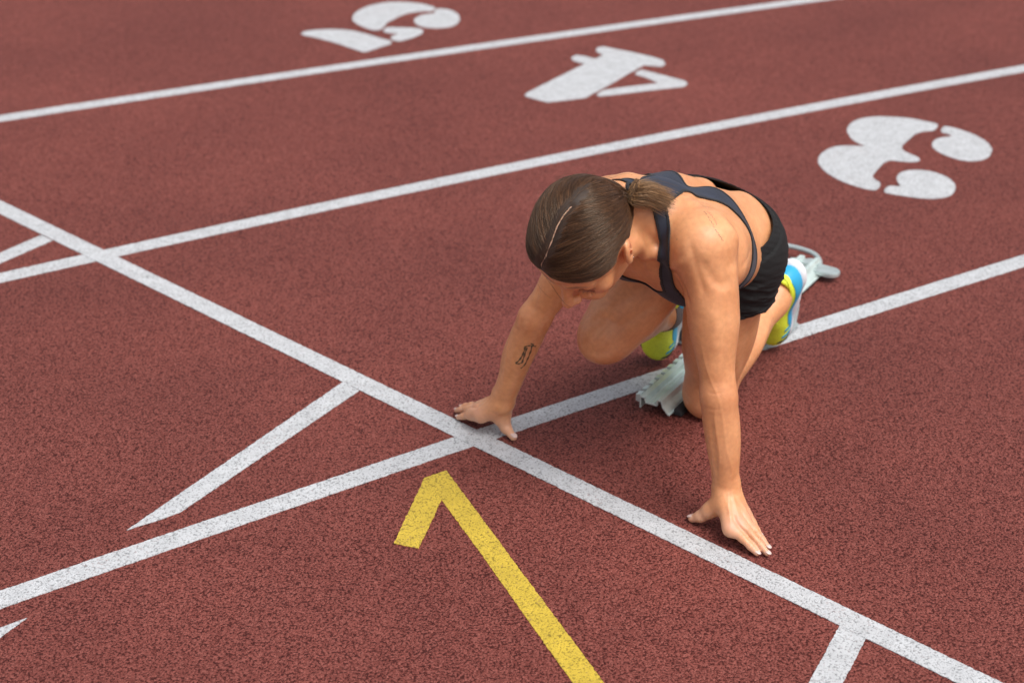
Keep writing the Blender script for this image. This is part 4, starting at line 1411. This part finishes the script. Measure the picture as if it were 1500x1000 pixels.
def make_shoe(toe, heel, side_sign, label_word):
    yv = nrm(toe - heel)
    L_ = np.linalg.norm(toe - heel)
    xv = nrm(rlat - yv * (rlat @ yv))
    zv = np.cross(xv, yv)
    if zv @ rdir > 0: zv = -zv; xv = -xv
    o_ = heel
    sc = L_ / .235
    def W3(X):
        return o_ + (X[:, [0]] * xv * .86 + X[:, [1]] * yv + X[:, [2]] * zv * .94) * sc
    up = [ell((0, .040, .046), (.034, .040, .050), None, .02),
          ell((0, .060, .030), (.035, .050, .034), None, .02),
          cone((0, .06, .040), (.002, .15, .034), .036, .036, .03, (0, 0, 1), .95),
          ell((.003, .178, .026), (.045, .052, .028), None, .03),
          ell((.000, .205, .022), (.037, .032, .022), None, .03),
          cone((0, .10, .070), (0, .145, .054), .012, .012, .02),
          cone((0, .050, .070), (0, .044, .140), .026, .034, .010, op=-1),
          cone((0, .050, .070), (0, .100, .092), .022, .016, .010, op=-1)]
    V, F = mesh_field([up], .0022)
    V = laplacian(V, F, 2, .5)
    T = tri(F)
    N_ = vnormals(V, T)
    root = person
    t0 = attach(mesh_obj('shoe', W3(V), F if zv @ np.cross(xv, yv) > 0 else F[:, ::-1], M_lime), person)
    # overlays laid over the upper
    def panel(name, phi_, off, mat):
        V2, T2, _ = clip(V + N_ * off, T, phi_)
        if len(T2) == 0: return
        VV, TT = shell(V2, T2, off + .0006)
        attach(mesh_obj(name, W3(VV), TT, mat), t0)
    x, y, z = V.T
    zc = np.interp(y, [0, .03, .075, .115, .150, .175], [.074, .064, .050, .047, .040, .012])
    zin = np.interp(y, [0, .03, .075, .12, .16], [.020, .020, .018, .016, .012])
    panel('heel_overlay', np.maximum.reduce([z - zc, y - .165, z - .09]), .0016, M_blue)
    for k, y0 in enumerate((.150, .172, .192)):
        c_ = y - y0 + (z - .02) * (-.9)
        for sg in (1, -1):
            panel('stripe', np.maximum.reduce([np.abs(c_) - .0058 + .06 * np.maximum(z - .016, 0), z - .044, .012 - z, sg * x + .004]), .0014, M_blue if k < 2 else M_liner)
    opening = np.linalg.norm(np.stack([x, (y - .058) * .62, (z - .085) * .7], 1), axis=1)
    panel('collar', np.maximum(opening - .036, .031 - opening), .0022, M_lime)
    # laces
    for k in range(4):
        yl = .098 + k * .014
        Vl, Fl = [], []
        n = 12
        for i in range(n + 1):
            a = (i / n - .5) * 2
            px = a * .020
            cand = (np.abs(x - px) < .003) & (np.abs(y - yl - a * a * .004) < .004)
            pz = z[cand].max() if cand.any() else .06
            for q in range(6):
                th = q / 6 * 2 * math.pi
                Vl.append((px, yl + a * a * .004 + math.cos(th) * .0024, pz + .0012 + math.sin(th) * .0013))
        for i in range(n):
            for q in range(6):
                Fl.append((i * 6 + q, i * 6 + (q + 1) % 6, (i + 1) * 6 + (q + 1) % 6, (i + 1) * 6 + q))
        attach(mesh_obj('lace', W3(np.array(Vl)), Fl, M_lime), t0)
    # sole
    so = [cone((0, .040, .010), (.001, .10, .009), .042, .038, .02, (0, 0, 1), .46),
          cone((.001, .10, .009), (.003, .175, .007), .038, .049, .03, (0, 0, 1), .36),
          ell((.001, .200, .008), (.042, .040, .013), None, .02),
          ell((0, .035, .014), (.039, .042, .018), None, .02)]
    V, F = mesh_field([so], .0022)
    V = laplacian(V, F, 3, .5)
    V[:, 2] = np.maximum(V[:, 2], -.006)
    s_o = attach(mesh_obj('sole', W3(V), F if zv @ np.cross(xv, yv) > 0 else F[:, ::-1], M_sole), t0)
    T = tri(F)
    tread_phi = V[:, 2] + .0042
    V2, T2, _ = clip(V - V3(0, 0, .0012), T, tread_phi)
    if len(T2): attach(mesh_obj('tread', W3(V2), T2, M_tread), s_o)
    # liner around the ankle
    Vl, Fl = [], []
    n = 24
    for i in range(n):
        a = i / n * 2 * math.pi
        for (r1, r2, dz, yo) in ((.031, .040, .082, .052), (.027, .035, .086, .052), (.024, .031, .060, .052)):
            Vl.append((math.cos(a) * r1, yo + math.sin(a) * r2 + .004, dz + .010 * max(0, math.sin(a)) * 0 - .004 * math.cos(2 * a)))
    for i in range(n):
        for j in range(2):
            a_, b_ = i * 3 + j, ((i + 1) % n) * 3 + j
            Fl.append((a_, b_, b_ + 1, a_ + 1))
    return t0, W3
shoeL, WLs = make_shoe(SHOE_L[0], SHOE_L[1], 1, '')
shoeR, WRs = make_shoe(SHOE_R[0], SHOE_R[1], -1, '')

# socks: short grey cuffs hugging the ankle
for K_, A_, SH in ((KR, AR, SHOE_R),):
    sh = nrm(A_ - K_)
    q = (BV - A_) @ sh
    r1 = np.linalg.norm(BV - A_, axis=1)
    r2 = np.linalg.norm(BV - SH[2], axis=1)
    lim = .004 if K_ is KL else -.018
    phi_ = np.maximum(lim - q, np.minimum(r1, r2) - .05)
    garment('sock', phi_, .0012, .001, M_sock, 1)

# ------------------------------------------------------------------ starting block
M_alu = simple('brushed_aluminium', (.70, .82, .79), .36, metal=.45, bump=(500, .15, .0004), colvar=.12, scale=35)
M_alud = simple('grey_cast_metal', (.50, .57, .57), .42, metal=.5, colvar=.15, scale=40)
M_rub = simple('black_rubber', (.015, .015, .017), .75, bump=(600, .4, .001))
block = empty('starting_block', tuple(RAIL0), 'silver metal starting block with notched rail between the runner\'s feet', 'starting block')
RL = float(np.linalg.norm(RAIL1 - RAIL0))
def BW(X):                                    # block coordinates: across, along, up
    X = np.asarray(X, float)
    return RAIL0 + X[:, [0]] * rlat + X[:, [1]] * rdir + X[:, [2]] * V3(0, 0, 1)
def extrude_profile(name, prof, s0, s1, mat, parent=None, closed=True, ends=True, xf=BW, bev=0.0):
    n = len(prof)
    Vs = [(p[0], s0, p[1]) for p in prof] + [(p[0], s1, p[1]) for p in prof]
    Fs = [(i, (i + 1) % n, n + (i + 1) % n, n + i) for i in range(n)]
    Fs += [tuple(range(n))[::-1], tuple(range(n, 2 * n))]
    bm = bmesh.new()
    vs = [bm.verts.new(tuple(v)) for v in xf(np.array(Vs))]
    for f in Fs: bm.faces.new([vs[i] for i in f])
    bmesh.ops.recalc_face_normals(bm, faces=bm.faces[:])
    if bev:
        bmesh.ops.bevel(bm, geom=bm.edges[:], offset=bev, segments=2, affect='EDGES', profile=.6)
    me = bpy.data.meshes.new(name); bm.to_mesh(me); bm.free(); me.materials.append(mat)
    o = link(bpy.data.objects.new(name, me))
    return attach(o, parent or block)
th_ = .0028
for u in (-.012, -.005, .002, .024):
    extrude_profile('rib', [(u - .0012, .0245 if u < .01 else .0195), (u - .0012, .0278 if u < .01 else .0225), (u + .0012, .0278 if u < .01 else .0205), (u + .0012, .0245 if u < .01 else .0175)], .001, RL - .002, M_alu)
prof = [(-.033, .010), (-.033, .036), (-.021, .036), (-.018, .026), (.004, .026), (.007, .038), (.016, .038), (.020, .026), (.032, .012), (.036, .012), (.036, .009), (.031, .009), (.018, .0225), (.0145, .035), (.009, .035), (.0065, .023), (-.0205, .023), (-.0235, .033), (-.030, .033), (-.030, .010)]
extrude_profile('rail', prof, 0, RL, M_alu, bev=.0006)
extrude_profile('rubber_base', [(-.036, .006), (-.036, .0095), (.036, .0085), (.036, .006)], .06, RL - .01, M_rub)
extrude_profile('rubber_side', [(.0375, .006), (.0375, .020), (.052, .016), (.056, .006)], .015, .42, M_rub, bev=.002)
# toothed rack along the left edge
nt_ = int(RL / .028)
for k in range(nt_):
    s = .006 + k * .028
    extrude_profile('rack_tooth', [(-.0450, .020), (-.0450, .0350), (-.0335, .0375), (-.0335, .018)], s, s + .017, M_alu, bev=.0008)
def tube(name, pts, r, mat, parent, seg=10, flat=1.0):
    pts = [V3(p) for p in pts]
    P_ = np.array(pts)
    k = np.linspace(0, len(P_) - 1, (len(P_) - 1) * 5 + 1)
    Q = np.stack([np.interp(k, np.arange(len(P_)), P_[:, i]) for i in range(3)], 1)
    for _ in range(3):
        Q[1:-1] = Q[1:-1] * .5 + (Q[:-2] + Q[2:]) * .25
    Vs, Fs = [], []
    for i, q in enumerate(Q):
        t = nrm(Q[min(i + 1, len(Q) - 1)] - Q[max(i - 1, 0)])
        a = np.cross(t, V3(0, 0, 1)); a = nrm(a) if np.linalg.norm(a) > .05 else V3(1, 0, 0)
        b = np.cross(t, a)
        for j in range(seg):
            th = j / seg * 2 * math.pi
            Vs.append(q + a * math.cos(th) * r + b * math.sin(th) * r * flat)
    for i in range(len(Q) - 1):
        for j in range(seg):
            Fs.append((i * seg + j, i * seg + (j + 1) % seg, (i + 1) * seg + (j + 1) % seg, (i + 1) * seg + j))
    Fs += [tuple(range(seg))[::-1], tuple(range((len(Q) - 1) * seg, len(Q) * seg))]
    return attach(mesh_obj(name, Vs, Fs, mat), parent)
# rear handle and rounded anchor tab
tube('handle', [(.640, 3.900, .020), (.648, 3.955, .026), (.6680, 3.966, .028), (.700, 3.945, .028), (.7290, 3.918, .027), (.7370, 3.880, .024), (.7290, 3.850, .018)], .0062, M_alud, block)
def tab(name, a, b, w, z0, z1, mat):
    a = V3(*a, 0); b = V3(*b, 0); t = nrm(b - a); s = V3(-t[1], t[0], 0)
    P_ = []
    for k in range(13):
        th = -math.pi / 2 + math.pi * k / 12
        P_.append(b + (t * math.cos(th) + s * math.sin(th)) * w)
    P_ += [a + s * w, a - s * w]
    n = len(P_)
    bm = bmesh.new()
    lo = [bm.verts.new((p[0], p[1], z0)) for p in P_]; hi = [bm.verts.new((p[0], p[1], z1)) for p in P_]
    bm.faces.new(lo[::-1]); bm.faces.new(hi)
    for i in range(n): bm.faces.new((lo[i], lo[(i + 1) % n], hi[(i + 1) % n], hi[i]))
    bmesh.ops.recalc_face_normals(bm, faces=bm.faces[:])
    bmesh.ops.bevel(bm, geom=bm.edges[:], offset=.0016, segments=2, affect='EDGES')
    me = bpy.data.meshes.new(name); bm.to_mesh(me); bm.free(); me.materials.append(mat)
    return attach(link(bpy.data.objects.new(name, me)), block)
tab('anchor_tab', (.690, 3.868), (.752, 3.822), .0225, .016, .026, M_alud)
tab('rail_end', (.706, 3.852), (.712, 3.864), .022, .010, .030, M_alud)
# foot pads
def pedal(s, side, tilt, name='foot_pedal', h=.15, w=.12, u0=None):
    u0 = (.045 if side > 0 else -.045 - w) if u0 is None else u0
    t = math.radians(tilt)
    n_b = V3(0, math.cos(t), math.sin(t))     # up the pad (along, up) in block coordinates
    def XP(X):
        X = np.asarray(X, float)
        Y = np.stack([X[:, 0], s + X[:, 1] * math.cos(t) + X[:, 2] * math.sin(t), .008 + X[:, 1] * math.sin(t) - X[:, 2] * math.cos(t)], 1)
        return BW(Y)
    p = extrude_profile(name, [(u0, .004), (u0, .011), (u0 + w, .011), (u0 + w, .004)], 0, h, M_alud, xf=XP, bev=.0015)
    extrude_profile('rubber_face', [(u0 + .004, -.001), (u0 + .004, .0035), (u0 + w - .004, .0035), (u0 + w - .004, -.001)], .006, h - .006, M_rub, parent=p, xf=XP, bev=.001)
    for u in (u0 + .001, u0 + w - .007):
        P_ = [(0, .006), (h * math.cos(t), h * math.sin(t)), (h * math.cos(t) + .022, h * math.sin(t) - .006), (h * math.cos(t) + .045, h * .45), (.055, .02), (.075, .006)]
        Vs = [(u, s + a, b + .004) for a, b in P_] + [(u + .006, s + a, b + .004) for a, b in P_]
        nn = len(P_)
        Fs = [(i, (i + 1) % nn, nn + (i + 1) % nn, nn + i) for i in range(nn)] + [tuple(range(nn))[::-1], tuple(range(nn, 2 * nn))]
        bm = bmesh.new(); vs = [bm.verts.new(tuple(v)) for v in BW(Vs)]
        for f in Fs: bm.faces.new([vs[i] for i in f])
        bmesh.ops.recalc_face_normals(bm, faces=bm.faces[:])
        bmesh.ops.bevel(bm, geom=bm.edges[:], offset=.001, segments=1, affect='EDGES')
        me = bpy.data.meshes.new('side_bracket'); bm.to_mesh(me); bm.free(); me.materials.append(M_alud)
        attach(link(bpy.data.objects.new('side_bracket', me)), p)
    return p
def along(p): return float((V3(p) - RAIL0) @ rdir)
pedal(along(SHOE_L[0]) + .036, 1, 80, w=.052, h=.125)
pedal(along(SHOE_R[0]) + .075, -1, 66, h=.11, w=.09)
